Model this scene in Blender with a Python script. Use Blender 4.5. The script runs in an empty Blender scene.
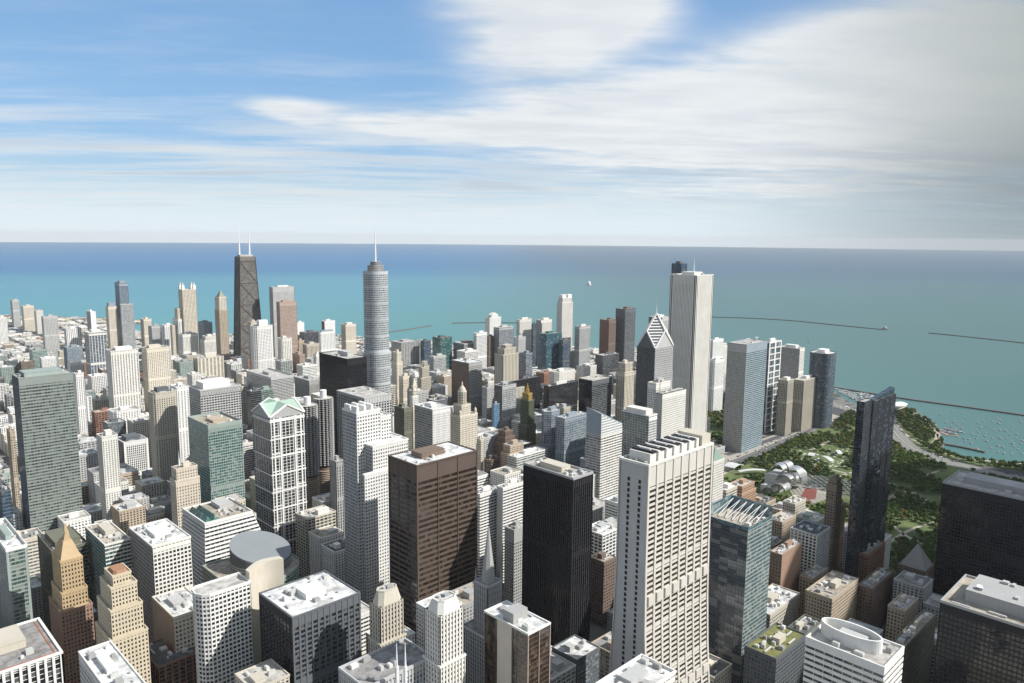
import bpy, math, random
from mathutils import Vector, Matrix
R = math.radians
C = bpy.context.scene.collection
SC = bpy.context.scene

# ------------------------------------------------------------------ camera
CAM_AZ, CAM_PITCH, CAM_ROLL, CAM_H, FPX = 44.4, 7.95, 0.5, 412.0, 750.0
cd = bpy.data.cameras.new('camera'); cam = bpy.data.objects.new('camera', cd); C.objects.link(cam)
cd.sensor_width = 36; cd.lens = 36 * FPX / 1024; cd.clip_start = 1; cd.clip_end = 120000
MR = Matrix.Rotation(-R(CAM_AZ), 4, 'Z') @ Matrix.Rotation(R(90 - CAM_PITCH), 4, 'X') @ Matrix.Rotation(R(CAM_ROLL), 4, 'Z')
cam.matrix_world = Matrix.Translation((0, 0, CAM_H)) @ MR
SC.camera = cam
SC.render.resolution_x, SC.render.resolution_y = 1024, 683

# ------------------------------------------------------------------ light
SUN_AZ, SUN_EL = 147.0, 41.0
sl = bpy.data.lights.new('sun', 'SUN'); sl.energy = 4.8; sl.angle = R(0.5); sl.color = (1.0, 0.97, 0.92)
so = bpy.data.objects.new('sun', sl); C.objects.link(so)
sd = Vector((math.sin(R(SUN_AZ)) * math.cos(R(SUN_EL)), math.cos(R(SUN_AZ)) * math.cos(R(SUN_EL)), math.sin(R(SUN_EL))))
so.rotation_euler = sd.to_track_quat('Z', 'Y').to_euler()
SC.view_settings.view_transform = 'Standard'; SC.view_settings.look = 'None'
SC.view_settings.exposure = 0.30; SC.view_settings.gamma = 1.0

# ------------------------------------------------------------------ node helper
class NT:
    def __init__(s, tree): s.t = tree; s.n = tree.nodes; s.l = tree.links
    def new(s, ty, **k):
        n = s.n.new(ty)
        for a, b in k.items(): setattr(n, a, b)
        return n
    def put(s, sock, v):
        if isinstance(v, bpy.types.NodeSocket): s.l.new(v, sock)
        elif v is not None: sock.default_value = v
    def m(s, op, a, b=None, c=None, clamp=False):
        n = s.new('ShaderNodeMath', operation=op, use_clamp=clamp)
        for i, v in enumerate((a, b, c)): s.put(n.inputs[i], v)
        return n.outputs[0]
    def vm(s, op, a, b=None):
        n = s.new('ShaderNodeVectorMath', operation=op); s.put(n.inputs[0], a)
        if b is not None: s.put(n.inputs[1], b)
        return n.outputs[0]
    def mix(s, f, a, b, mode='MIX'):
        n = s.new('ShaderNodeMix', data_type='RGBA', blend_type=mode)
        s.put(n.inputs[0], f); s.put(n.inputs[6], a); s.put(n.inputs[7], b); return n.outputs[2]
    def ss(s, x, lo, hi, a=0.0, b=1.0):
        n = s.new('ShaderNodeMapRange', interpolation_type='SMOOTHSTEP')
        s.put(n.inputs[0], x); s.put(n.inputs[1], lo); s.put(n.inputs[2], hi); s.put(n.inputs[3], a); s.put(n.inputs[4], b)
        return n.outputs[0]
    def noise(s, vec, scale, detail=4, rough=.55):
        n = s.new('ShaderNodeTexNoise'); s.put(n.inputs['Vector'], vec)
        n.inputs['Scale'].default_value = scale; n.inputs['Detail'].default_value = detail; n.inputs['Roughness'].default_value = rough
        return n.outputs[0]
    def comb(s, x, y, z):
        n = s.new('ShaderNodeCombineXYZ'); s.put(n.inputs[0], x); s.put(n.inputs[1], y); s.put(n.inputs[2], z); return n.outputs[0]
    def sep(s, v):
        n = s.new('ShaderNodeSeparateXYZ'); s.put(n.inputs[0], v); return n.outputs

def C4(c): return (c[0], c[1], c[2], 1.0)

# ------------------------------------------------------------------ world: sky with clouds laid out by direction
W = bpy.data.worlds.new('World'); SC.world = W; W.use_nodes = True
W.node_tree.nodes.clear(); T = NT(W.node_tree)
SKY_STR = 0.10; HAZE = 1.7e-5
out = T.new('ShaderNodeOutputWorld'); bg = T.new('ShaderNodeBackground'); bg.inputs[1].default_value = SKY_STR
T.l.new(bg.outputs[0], out.inputs[0])
tc = T.new('ShaderNodeTexCoord'); dx, dy, dz = T.sep(tc.outputs['Generated'])
zz = T.m('MAXIMUM', dz, 0.012)
sky = T.new('ShaderNodeTexSky', sky_type='NISHITA'); sky.sun_disc = False
sky.sun_elevation = R(SUN_EL); sky.sun_rotation = R(SUN_AZ); sky.altitude = 400; sky.air_density = 1.0; sky.dust_density = 0.6; sky.ozone_density = 2.2
T.l.new(T.comb(dx, dy, zz), sky.inputs[0])
az = T.m('MULTIPLY', T.m('ARCTAN2', dx, dy), 57.2958)
el = T.m('MULTIPLY', T.m('ARCSINE', dz), 57.2958)
# flat cloud-deck coordinates (what makes clouds squash towards the horizon)
zc = T.m('ADD', T.m('MAXIMUM', dz, 0.0), 0.055)
pl = T.comb(T.m('DIVIDE', dx, zc), T.m('DIVIDE', dy, zc), 0.3)
# streaks: stretch along the direction across the view
ca, sa = math.cos(R(38)), math.sin(R(38))
u = T.m('ADD', T.m('MULTIPLY', T.m('DIVIDE', dx, zc), ca), T.m('MULTIPLY', T.m('DIVIDE', dy, zc), -sa))
v = T.m('ADD', T.m('MULTIPLY', T.m('DIVIDE', dx, zc), sa), T.m('MULTIPLY', T.m('DIVIDE', dy, zc), ca))
n_soft = T.noise(T.comb(T.m('MULTIPLY', u, .55), T.m('MULTIPLY', v, .8), 1.7), 1.0, 3, .45)
n_str = T.noise(T.comb(T.m('MULTIPLY', u, .34), T.m('MULTIPLY', v, 1.15), 5.1), 1.35, 5, .6)
n_fine = T.noise(T.comb(T.m('MULTIPLY', u, .6), T.m('MULTIPLY', v, 1.5), 9.1), 2.0, 5, .6)
def blob(a0, e0, ra, re, tilt=0, amp=1.0):
    a = T.m('SUBTRACT', az, a0); e = T.m('SUBTRACT', el, e0)
    c, s_ = math.cos(R(tilt)), math.sin(R(tilt))
    p = T.m('DIVIDE', T.m('ADD', T.m('MULTIPLY', a, c), T.m('MULTIPLY', e, s_)), ra)
    q = T.m('DIVIDE', T.m('ADD', T.m('MULTIPLY', a, -s_), T.m('MULTIPLY', e, c)), re)
    r2 = T.m('ADD', T.m('MULTIPLY', p, p), T.m('MULTIPLY', q, q))
    return T.m('MULTIPLY', T.m('POWER', 2.718, T.m('MULTIPLY', r2, -1.0)), amp)
def skydir(px, py):
    d = MR.to_3x3() @ Vector(((px - 512) / FPX, (341.5 - py) / FPX, -1)); return math.degrees(math.atan2(d.x, d.y)), math.degrees(math.atan2(d.z, math.hypot(d.x, d.y)))
CLOUDS = []
for (cx_, cy_, rx_, ry_, tl_, am_) in ((538, 30, 92, 56, -4, 1.25), (620, 4, 58, 28, 0, .8), (385, 123, 125, 14, -2, .85), (290, 112, 46, 12, -5, .7), (480, 128, 90, 20, 0, .65), (590, 112, 95, 24, 8, .75), (690, 96, 100, 34, 14, .85),
                                       (790, 80, 125, 40, 12, .95), (920, 60, 130, 52, 8, .95), (1010, 110, 130, 85, 0, .85), (690, 150, 150, 26, -3, .75), (850, 145, 180, 50, 0, .9), (560, 165, 130, 12, 0, .45), (640, 195, 190, 10, 0, .4)):
    a_, e_ = skydir(cx_, cy_); a1_, _ = skydir(cx_ + 40, cy_); CLOUDS.append((a_, e_, rx_ * (a1_ - a_) / 40, ry_ / 13.2, tl_, am_))
den = None
for b in CLOUDS:
    o = blob(*b); den = o if den is None else T.m('ADD', den, o)
n_mid = T.noise(T.comb(T.m('MULTIPLY', u, .9), T.m('MULTIPLY', v, 1.5), 2.2), 1.6, 4, .55)
den = T.m('MULTIPLY', den, T.m('MULTIPLY', T.ss(n_soft, .2, .7, .65, 1.2), T.ss(n_mid, .25, .72, .6, 1.3)))
m_big = T.ss(den, .06, 1.0)
low = T.ss(el, 0.3, 9.5, 1.0, 0.0)
m_str = T.m('MULTIPLY', T.ss(n_str, .36, .66), T.m('MULTIPLY', T.ss(el, 11, 5.5), .82))
m_veil = T.m('MULTIPLY', T.ss(n_fine, .42, .8), T.m('MULTIPLY', T.ss(el, 22, 4), .32))
mask = T.m('MAXIMUM', T.m('MAXIMUM', T.m('MULTIPLY', m_big, .93), m_str), m_veil)
east = T.ss(az, 60, 82)
bright = T.mix(T.ss(T.m('ADD', T.m('MULTIPLY', n_fine, .5), T.m('MULTIPLY', n_mid, .5)), .35, .65), C4((6.1, 6.45, 6.7)), C4((7.3, 7.45, 7.5)))
greyc = T.mix(T.ss(n_soft, .35, .6), C4((4.6, 5.1, 5.7)), C4((6.0, 6.4, 6.6)))
cc = T.mix(T.m('MULTIPLY', T.ss(el, 8.5, 4.0), T.ss(n_str, .47, .60)), bright, greyc)
cc = T.mix(east, cc, T.mix(T.ss(el, 10, 2), C4((3.7, 4.0, 3.9)), C4((2.0, 2.4, 2.6))))
base = T.mix(T.ss(el, 6, 19), T.mix(T.ss(el, 1, 8), C4((4.4, 5.7, 6.8)), C4((2.3, 4.3, 6.9))), C4((1.75, 3.5, 6.3)))
base = T.mix(.72, sky.outputs[0], base)
base = T.mix(T.ss(az, 55, 80, 0, .8), base, C4((2.9, 3.6, 4.5)))
away = T.m('MAXIMUM', T.ss(el, 24, 34), T.m('MAXIMUM', T.ss(az, 92, 120), T.ss(az, 0, -25)))
n_dome = T.noise(tc.outputs['Generated'], 3.2, 4, .6)
skyc = T.mix(mask, base, cc)
skyc = T.mix(T.m('MULTIPLY', away, T.ss(n_dome, .34, .62, .25, .9)), skyc, C4((3.6, 3.7, 3.7)))
hz = T.mix(T.ss(az, 55, 80), C4((6.6, 7.4, 7.9)), C4((2.9, 3.5, 3.7)))
skyc = T.mix(T.ss(el, 4.6, 0.2, 0, .8), skyc, hz)
T.l.new(skyc, bg.inputs[0])

# ------------------------------------------------------------------ projection helpers
CAMM = cam.matrix_world.copy(); CINV = CAMM.inverted(); CO = CAMM.translation
def ground(px, py, z=0.0):
    d = CAMM.to_3x3() @ Vector(((px - 512) / FPX, (341.5 - py) / FPX, -1))
    t = (z - CO.z) / d.z
    return Vector((CO.x + d.x * t, CO.y + d.y * t, z))
def proj(p):
    q = CINV @ Vector(p)
    return 512 + FPX * q.x / -q.z, 341.5 - FPX * q.y / -q.z
def solve(p, axis, px):
    lo, hi = 0.5, 400.0
    f = lambda t: proj((p.x + t, p.y, p.z) if axis == 0 else (p.x, p.y + t, p.z))[0]
    s = 1 if f(hi) > f(lo) else -1
    for _ in range(40):
        mid = (lo + hi) / 2
        if (f(mid) - px) * s < 0: lo = mid
        else: hi = mid
    return lo

# ------------------------------------------------------------------ materials
MATS = {}
def new_mat(name):
    m = bpy.data.materials.new(name); m.use_nodes = True; m.node_tree.nodes.clear(); t = NT(m.node_tree)
    o = t.new('ShaderNodeOutputMaterial'); p = t.new('ShaderNodeBsdfPrincipled'); t.l.new(p.outputs[0], o.inputs[0])
    return m, t, p
def wall_mat(col, rough=.75, spec=.3, vary=.24, metal=0):
    k = ('w', col, rough, metal)
    if k in MATS: return MATS[k]
    m, t, p = new_mat('wall'); tc = t.new('ShaderNodeTexCoord'); oi = t.new('ShaderNodeObjectInfo')
    x, y, z = t.sep(tc.outputs['Object'])
    st = t.noise(t.comb(t.m('MULTIPLY', x, .5), t.m('MULTIPLY', y, .5), t.m('MULTIPLY', z, .05)), 1.0, 4)
    bl = t.noise(tc.outputs['Object'], .045, 3)
    f = t.m('ADD', t.m('MULTIPLY', st, vary), t.m('MULTIPLY', bl, vary))
    f = t.m('ADD', f, 1 - vary)
    cw = t.vm('MULTIPLY', C4(col)[:3], t.comb(f, f, t.m('MULTIPLY', f, t.m('ADD', .95, t.m('MULTIPLY', bl, .1)))))
    t.l.new(cw, p.inputs['Base Color']); p.inputs['Roughness'].default_value = rough; p.inputs['Metallic'].default_value = metal
    p.inputs['Specular IOR Level'].default_value = spec
    MATS[k] = m; return m
def glass_mat(col, blind=.25, cell=(1.6, 1.6, 3.7), rough=.08, metal=.0, wob=.035, bc=(.42, .40, .35)):
    k = ('g', col, blind, cell, rough, metal, wob, bc)
    if k in MATS: return MATS[k]
    m, t, p = new_mat('glass'); tc = t.new('ShaderNodeTexCoord')
    c = t.vm('FLOOR', t.vm('DIVIDE', t.vm('ADD', tc.outputs['Object'], (.013, .017, .01)), cell))
    wn = t.new('ShaderNodeTexWhiteNoise', noise_dimensions='3D'); t.l.new(c, wn.inputs['Vector'])
    r = wn.outputs[0]
    big = t.noise(tc.outputs['Object'], .03, 2)
    tone = t.ss(r, 0, 1, .7, 1.35)
    colr = t.vm('MULTIPLY', col, t.comb(tone, tone, tone))
    isb = t.m('GREATER_THAN', t.m('ADD', r, t.m('MULTIPLY', t.m('SUBTRACT', big, .5), .5)), 1 - blind)
    colr = t.mix(t.m('MULTIPLY', isb, .42), colr, C4(bc))
    t.l.new(colr, p.inputs['Base Color']); p.inputs['Roughness'].default_value = rough; p.inputs['Metallic'].default_value = metal
    p.inputs['IOR'].default_value = 1.5; p.inputs['Specular IOR Level'].default_value = .7
    g = t.new('ShaderNodeNewGeometry')
    nn = t.vm('NORMALIZE', t.vm('ADD', g.outputs['Normal'], t.vm('MULTIPLY', t.vm('SUBTRACT', wn.outputs[1], (.5, .5, .5)), (wob, wob, wob * .6))))
    t.l.new(nn, p.inputs['Normal'])
    MATS[k] = m; return m
def roof_mat(col):
    k = ('r', col)
    if k in MATS: return MATS[k]
    m, t, p = new_mat('roofing'); tc = t.new('ShaderNodeTexCoord')
    a = t.noise(tc.outputs['Object'], .12, 5, .65); b = t.noise(tc.outputs['Object'], .03, 2)
    f = t.m('ADD', t.ss(a, .32, .66, .58, 1.06), t.m('MULTIPLY', t.m('SUBTRACT', b, .5), .5))
    vo = t.new('ShaderNodeTexVoronoi', feature='DISTANCE_TO_EDGE'); t.l.new(tc.outputs['Object'], vo.inputs['Vector']); vo.inputs['Scale'].default_value = .11
    seam = t.ss(vo.outputs[0], 0, .03, .8, 1)
    f = t.m('MULTIPLY', f, seam)
    t.l.new(t.vm('MULTIPLY', col, t.comb(f, f, f)), p.inputs['Base Color']); p.inputs['Roughness'].default_value = .9
    MATS[k] = m; return m
def plain(name, col, rough=.6, metal=0, emis=None):
    k = ('p', name)
    if k in MATS: return MATS[k]
    m, t, p = new_mat(name); tc = t.new('ShaderNodeTexCoord')
    f = t.ss(t.noise(tc.outputs['Object'], .6, 4), .3, .7, .85, 1.1)
    t.l.new(t.vm('MULTIPLY', col, t.comb(f, f, f)), p.inputs['Base Color'])
    p.inputs['Roughness'].default_value = rough; p.inputs['Metallic'].default_value = metal
    MATS[k] = m; return m

WALL = dict(white=(.74, .73, .70), offwhite=(.70, .68, .63), cream=(.64, .58, .48), lime=(.53, .49, .41), tan=(.45, .37, .28), brick=(.30, .15, .10), redbrown=(.22, .12, .09),
            bronze=(.108, .080, .066), brown=(.19, .14, .11), dark=(.028, .028, .032), black=(.016, .016, .019), grey=(.30, .30, .30), lgrey=(.46, .46, .45), mgrey=(.38, .38, .37),
            bluegrey=(.27, .32, .36), greygreen=(.30, .36, .33), pink=(.40, .30, .25), slate=(.12, .13, .14), silver=(.50, .52, .53), teal=(.07, .17, .16), olive=(.16, .16, .12))
ROOF = dict(white=(.72, .72, .70), light=(.52, .50, .46), grey=(.30, .29, .28), dark=(.13, .13, .13), tan=(.42, .37, .30), green=(.21, .21, .07), slate=(.10, .11, .13), red=(.26, .11, .08))
GL = dict(dark=((.018, .022, .028), .22, (.2, .2, .18)), black=((.010, .011, .014), .06, (.09, .09, .08)), blue=((.03, .065, .11), .12), teal=((.02, .085, .085), .18), green=((.045, .085, .08), .2),
          pale=((.07, .10, .095), .3), lblue=((.085, .12, .145), .3), grey=((.06, .07, .08), .3), brownish=((.035, .024, .018), .14, (.13, .10, .07)), silver=((.16, .19, .20), .2))
def W_(n): return wall_mat(WALL[n]) if isinstance(n, str) else n
def G_(n, bay=1.6, fh=3.7):
    if not isinstance(n, str): return n
    q = GL[n]; return glass_mat(q[0], q[1], (bay, bay, fh), bc=q[2] if len(q) > 2 else (.42, .40, .35))
def RF(n): return roof_mat(ROOF[n])

# ------------------------------------------------------------------ mesh builder
class MB:
    def __init__(s): s.v = []; s.f = []
    def quad(s, a, b, c, d):
        i = len(s.v); s.v += [a, b, c, d]; s.f.append((i, i + 1, i + 2, i + 3))
    def tri(s, a, b, c):
        i = len(s.v); s.v += [a, b, c]; s.f.append((i, i + 1, i + 2))
    def ngon(s, pts):
        i = len(s.v); s.v += pts; s.f.append(tuple(range(i, i + len(pts))))
    def box(s, x0, y0, z0, x1, y1, z1, bottom=True):
        i = len(s.v)
        s.v += [(x0, y0, z0), (x1, y0, z0), (x1, y1, z0), (x0, y1, z0), (x0, y0, z1), (x1, y0, z1), (x1, y1, z1), (x0, y1, z1)]
        s.f += [(i, i + 1, i + 5, i + 4), (i + 1, i + 2, i + 6, i + 5), (i + 2, i + 3, i + 7, i + 6), (i + 3, i, i + 4, i + 7), (i + 4, i + 5, i + 6, i + 7)]
        if bottom: s.f.append((i + 3, i + 2, i + 1, i))
    def frustum(s, f0, z0, f1, z1, top=True, bottom=False):
        n = len(f0); i = len(s.v)
        s.v += [(p[0], p[1], z0) for p in f0] + [(p[0], p[1], z1) for p in f1]
        for k in range(n): s.f.append((i + k, i + (k + 1) % n, i + n + (k + 1) % n, i + n + k))
        if top: s.f.append(tuple(i + n + k for k in range(n)))
        if bottom: s.f.append(tuple(i + n - 1 - k for k in range(n)))
    def beam(s, a, b, w):
        a, b = Vector(a), Vector(b); d = (b - a).normalized()
        u = d.cross(Vector((0, 0, 1))); u = u.normalized() if u.length > .01 else Vector((1, 0, 0)); v = d.cross(u) * (w / 2); u = u * (w / 2)
        i = len(s.v)
        for p in (a, b): s.v += [tuple(p - u - v), tuple(p + u - v), tuple(p + u + v), tuple(p - u + v)]
        s.f += [(i, i + 1, i + 5, i + 4), (i + 1, i + 2, i + 6, i + 5), (i + 2, i + 3, i + 7, i + 6), (i + 3, i, i + 4, i + 7), (i + 4, i + 5, i + 6, i + 7), (i + 3, i + 2, i + 1, i)]
    def build(s, name, mat, parent=None, loc=None, smooth=False):
        me = bpy.data.meshes.new(name); me.from_pydata(s.v, [], s.f); me.update()
        if smooth: me.shade_smooth()
        me.materials.append(mat)
        o = bpy.data.objects.new(name, me); C.objects.link(o)
        if parent: o.parent = parent
        if loc: o.location = loc
        return o

def rect(x0, y0, x1, y1): return [(x0, y0), (x1, y0), (x1, y1), (x0, y1)]
def ell(cx, cy, rx, ry, n=32, rot=0): return [(cx + rx * math.cos(2 * math.pi * k / n + rot), cy + ry * math.sin(2 * math.pi * k / n + rot)) for k in range(n)]
def cham(x0, y0, x1, y1, c): return [(x0 + c, y0), (x1 - c, y0), (x1, y0 + c), (x1, y1 - c), (x1 - c, y1), (x0 + c, y1), (x0, y1 - c), (x0, y0 + c)]
def rrect(x0, y0, x1, y1, r, n=5):
    o = []
    for (cx, cy, a0) in ((x1 - r, y0 + r, -90), (x1 - r, y1 - r, 0), (x0 + r, y1 - r, 90), (x0 + r, y0 + r, 180)):
        for k in range(n + 1):
            a = R(a0 + 90 * k / n); o.append((cx + r * math.cos(a), cy + r * math.sin(a)))
    return o
def scale_f(f, s, c=None):
    if c is None: c = (sum(p[0] for p in f) / len(f), sum(p[1] for p in f) / len(f))
    return [(c[0] + (p[0] - c[0]) * s, c[1] + (p[1] - c[1]) * s) for p in f]
def offs(f, d):
    n = len(f); o = []
    for i in range(n):
        a, b, c = Vector(f[i - 1]), Vector(f[i]), Vector(f[(i + 1) % n])
        t1 = (b - a).normalized(); t2 = (c - b).normalized(); n1 = Vector((t1.y, -t1.x)); n2 = Vector((t2.y, -t2.x))
        m = n1 + n2; k = d / max(.3, (1 + n1.dot(n2)))
        o.append((b.x + m.x * k, b.y + m.y * k))
    return o

PRE = dict(
    punched=dict(bay=3.0, fh=3.6, sh=.46, pw=.44, sp=.22, pp=.28),
    hotel=dict(bay=3.8, fh=3.1, sh=.40, pw=.46, sp=.3, pp=.36),
    bands=dict(bay=6.0, fh=3.8, sh=.50, pw=.05, sp=.30, pp=.12),
    balc=dict(bay=7.0, fh=3.0, sh=.36, pw=.16, sp=.9, pp=.6),
    ribs=dict(bay=2.4, fh=3.8, sh=.30, pw=.42, sp=.12, pp=.65),
    finerib=dict(bay=1.6, fh=3.9, sh=.30, pw=.30, sp=.10, pp=.40),
    stripes=dict(bay=5.0, fh=3.2, sh=.34, pw=.55, sp=.10, pp=.5),
    grid=dict(bay=5.6, fh=3.9, sh=.30, pw=.20, sp=.35, pp=.42),
    biggrid=dict(bay=8.5, fh=3.9, sh=.26, pw=.16, sp=.3, pp=.6),
    curtain=dict(bay=1.6, fh=3.8, sh=.20, pw=.08, sp=.06, pp=.12),
    glassband=dict(bay=3.2, fh=3.8, sh=.30, pw=.05, sp=.10, pp=.16),
    blank=dict(bay=50., fh=3.8, sh=1., pw=.0, sp=.3, pp=.0, blank=True))
def sty(pre, wall='offwhite', glass='dark', **k):
    d = dict(PRE[pre]); d.update(wall=wall, glass=glass); d.update(k); return d

class Bld:
    """one building: an Empty at its base; facade / glazing / roof / parapet parts made of tiers"""
    def __init__(s, name, label, loc, cat='building', group=None, rot=0):
        s.e = bpy.data.objects.new(name, None); C.objects.link(s.e); s.e.location = loc; s.e.rotation_euler.z = rot
        s.e.empty_display_size = 5
        s.e['label'] = label; s.e['category'] = cat
        if group: s.e['group'] = group
        s.mb = {}; s.loc = loc
    def part(s, name, mat):
        k = (name, mat.name)
        if k not in s.mb: s.mb[k] = (MB(), mat)
        return s.mb[k][0]
    def tier(s, f0, z0, z1, st, f1=None, edges=None, roof='grey', par=1.1, cap=0, parw=None):
        f1 = f1 or f0; n = len(f0); edges = edges or {}
        H = z1 - z0
        nf = max(1, round(H / st['fh'])); fh = H / nf
        def at(i, z):
            u = (z - z0) / H; a, b = f0[i % n], f1[i % n]
            return Vector((a[0] + (b[0] - a[0]) * u, a[1] + (b[1] - a[1]) * u))
        turns = []
        for i in range(n):
            a, b, c = Vector(f0[i - 1]), Vector(f0[i]), Vector(f0[(i + 1) % n])
            t1, t2 = b - a, c - b
            turns.append(math.tan(max(-1.3, min(1.3, math.atan2(t1.x * t2.y - t1.y * t2.x, t1.dot(t2)) / 2))))
        mx = 0
        for i in range(n):
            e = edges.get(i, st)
            A0, B0 = at(i, z0), at(i + 1, z0); L = (B0 - A0).length
            if L < .05: continue
            t = (B0 - A0) / L; nr = Vector((t.y, -t.x))
            wm = W_(e['wall']); nb = max(1, round(L / e['bay'])); gm = G_(e['glass'], e['gcell'][0] if e.get('gcell') else (1.5 if L / nb < 2.5 else 3.0), round(fh, 1))
            fac = s.part('facade', wm); gl = s.part('glazing', gm)
            def pt(w, z, p):   # w along the edge 0..1 in absolute metres at that height
                a, b = at(i, z), at(i + 1, z); q = a + (b - a) * w + nr * p; return (q.x, q.y, z)
            mx = max(mx, e['sp'], e['pp'])
            def strip(za, zb, p, top=True):
                l0, l1 = -p * turns[i] / L * -1, p * turns[(i + 1) % n] / L
                w0, w1 = -p * turns[i] / L, 1 + p * turns[(i + 1) % n] / L
                fac.quad(pt(w0, za, p), pt(w1, za, p), pt(w1, zb, p), pt(w0, zb, p))
                if top: fac.quad(pt(w0, zb, p), pt(w1, zb, p), pt(1, zb, 0), pt(0, zb, 0))
            if e.get('blank'):
                strip(z0, z1, e['sp']); continue
            gl.quad(pt(0, z0, 0), pt(1, z0, 0), pt(1, z1, 0), pt(0, z1, 0))
            sh = e['sh'] * fh
            for k in range(nf): strip(z0 + k * fh, z0 + k * fh + sh, e['sp'])
            strip(z1 - max(cap, sh * .8), z1, e['sp'] + .03)
            for (ma, mbb) in e.get('mech', ()): strip(z0 + H * ma, z0 + H * mbb, e['sp'] + .05)
            if e['pw'] > 0:
                hw = e['pw'] * (L / nb) / 2 / L
                cwid = max(hw, e.get('cw', 0) / L)
                for k in range(nb + 1):
                    w = k / nb; a_, b_ = w - hw, w + hw
                    p = e['pp']
                    if k == 0: a_, b_ = -p * turns[i] / L if turns[i] > 0 else 0, cwid
                    if k == nb: a_, b_ = 1 - cwid, 1 + (p * turns[(i + 1) % n] / L if turns[(i + 1) % n] > 0 else 0)
                    if 0 < k < nb and e.get('skip') and k in e['skip']: continue
                    fac.quad(pt(a_, z0, p), pt(b_, z0, p), pt(b_, z1, p), pt(a_, z1, p))
                    fac.quad(pt(a_, z0, 0), pt(a_, z0, p), pt(a_, z1, p), pt(a_, z1, 0))
                    fac.quad(pt(b_, z0, p), pt(b_, z0, 0), pt(b_, z1, 0), pt(b_, z1, p))
        if roof:
            s.part('roof', RF(roof)).ngon([(p[0], p[1], z1 + .15) for p in f1])
            if par:
                pm = s.part('parapet', W_(parw or st['wall'])); fo = offs(f1, mx + .08); fi = offs(f1, -.5)
                for k in range(n):
                    j = (k + 1) % n
                    a, b, c, d = fo[k], fo[j], fi[j], fi[k]
                    pm.quad((*a, z1 - .3), (*b, z1 - .3), (*b, z1 + par), (*a, z1 + par))
                    pm.quad((*a, z1 + par), (*b, z1 + par), (*c, z1 + par), (*d, z1 + par))
                    pm.quad((*c, z1 + .1), (*d, z1 + .1), (*d, z1 + par), (*c, z1 + par))
        return s
    def obj(s, name, mb, mat, parent=None, smooth=False):
        return mb.build(name, mat if not isinstance(mat, str) else W_(mat), parent or s.e, smooth=smooth)
    def done(s):
        for (name, _), (mb, mat) in s.mb.items():
            if mb.f: mb.build(name, mat, s.e)
        s.mb = {}
        return s
    def penthouse(s, x0, y0, x1, y1, z, h, wall='lgrey', roof='grey', units=0, seed=0):
        rnd = random.Random(seed)
        m = MB(); m.box(x0, y0, z, x1, y1, z + h, False)
        for k in range(max(1, int(h / 1.2))):
            pass
        m.box(x0 - .25, y0 - .25, z + h, x1 + .25, y1 + .25, z + h + .5)
        p = m.build('penthouse', W_(wall), s.e)
        if units:
            for k in range(units):
                uw, ul, uh = rnd.uniform(2, 5), rnd.uniform(2, 5), rnd.uniform(1, 2)
                ux, uy = rnd.uniform(x0, max(x0 + .1, x1 - uw)), rnd.uniform(y0, max(y0 + .1, y1 - ul))
                u = MB(); u.box(ux, uy, z + h + .6, ux + uw, uy + ul, z + h + .6 + uh, False); u.build('fan_unit', W_('lgrey'), p)
        return p
    def units(s, x0, y0, x1, y1, z, n, seed=0, avoid=None):
        """roof plant: air handlers, vents and ducts, each a mesh of its own"""
        rnd = random.Random(seed * 7 + 3); put = list(avoid or [])
        for k in range(n):
            for _ in range(12):
                kind = rnd.choice('bbbvd'); uw, ul = rnd.uniform(2, 6), rnd.uniform(2, 6)
                if kind == 'v': uw = ul = rnd.uniform(1.5, 2.6)
                if kind == 'd': uw, ul = (rnd.uniform(6, 12), 1.2) if rnd.random() < .5 else (1.2, rnd.uniform(6, 12))
                if x1 - x0 < uw + 2 or y1 - y0 < ul + 2: continue
                ux, uy = rnd.uniform(x0 + 1, x1 - uw - 1), rnd.uniform(y0 + 1, y1 - ul - 1)
                if any(ux < a[2] + .3 and ux + uw > a[0] - .3 and uy < a[3] + .3 and uy + ul > a[1] - .3 for a in put): continue
                put.append((ux, uy, ux + uw, uy + ul)); u = MB()
                if kind == 'v':
                    u.frustum(ell(ux + uw / 2, uy + uw / 2, uw / 2, uw / 2, 12), z, ell(ux + uw / 2, uy + uw / 2, uw / 2, uw / 2, 12), z + 1.6)
                    u.build('roof_vent', wall_mat((.5, .5, .5)), s.e)
                elif kind == 'd':
                    u.box(ux, uy, z + .5, ux + uw, uy + ul, z + 1.4); u.build('roof_duct', wall_mat((.55, .55, .55)), s.e)
                else:
                    h = rnd.uniform(1.3, 3.2); u.box(ux, uy, z, ux + uw, uy + ul, z + h, False); u.box(ux + .4, uy + .4, z + h, ux + uw - .4, uy + ul - .4, z + h + .3, False)
                    u.build('roof_unit', wall_mat(rnd.choice([(.5, .5, .48), (.34, .34, .33), (.62, .61, .58)])), s.e)
                break
    def antenna(s, x, y, z, h, r=.5, mat=None, name='antenna'):
        m = MB(); m.frustum(ell(x, y, r, r, 8), z, ell(x, y, r, r, 8), z + h * .45); m.frustum(ell(x, y, r * .6, r * .6, 8), z + h * .45, ell(x, y, r * .15, r * .15, 8), z + h)
        return m.build(name, mat or plain('white_metal', (.75, .75, .75), .4), s.e)

FOOT = []     # world footprints taken (x0,y0,x1,y1)
HEROES = []   # (px, py, short) for the labels of the plain city blocks round them
def spot(xn, yn, xl, xr, H, maxD=140, maxW=160):
    p = ground(xn, yn, H)
    Wd = min(maxW, solve(p, 0, xr)); Dp = min(maxD, solve(p, 1, xl))
    return p.x, p.y, Wd, Dp
def take(x, y, w, d): FOOT.append((x, y, x + w, y + d))

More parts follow.
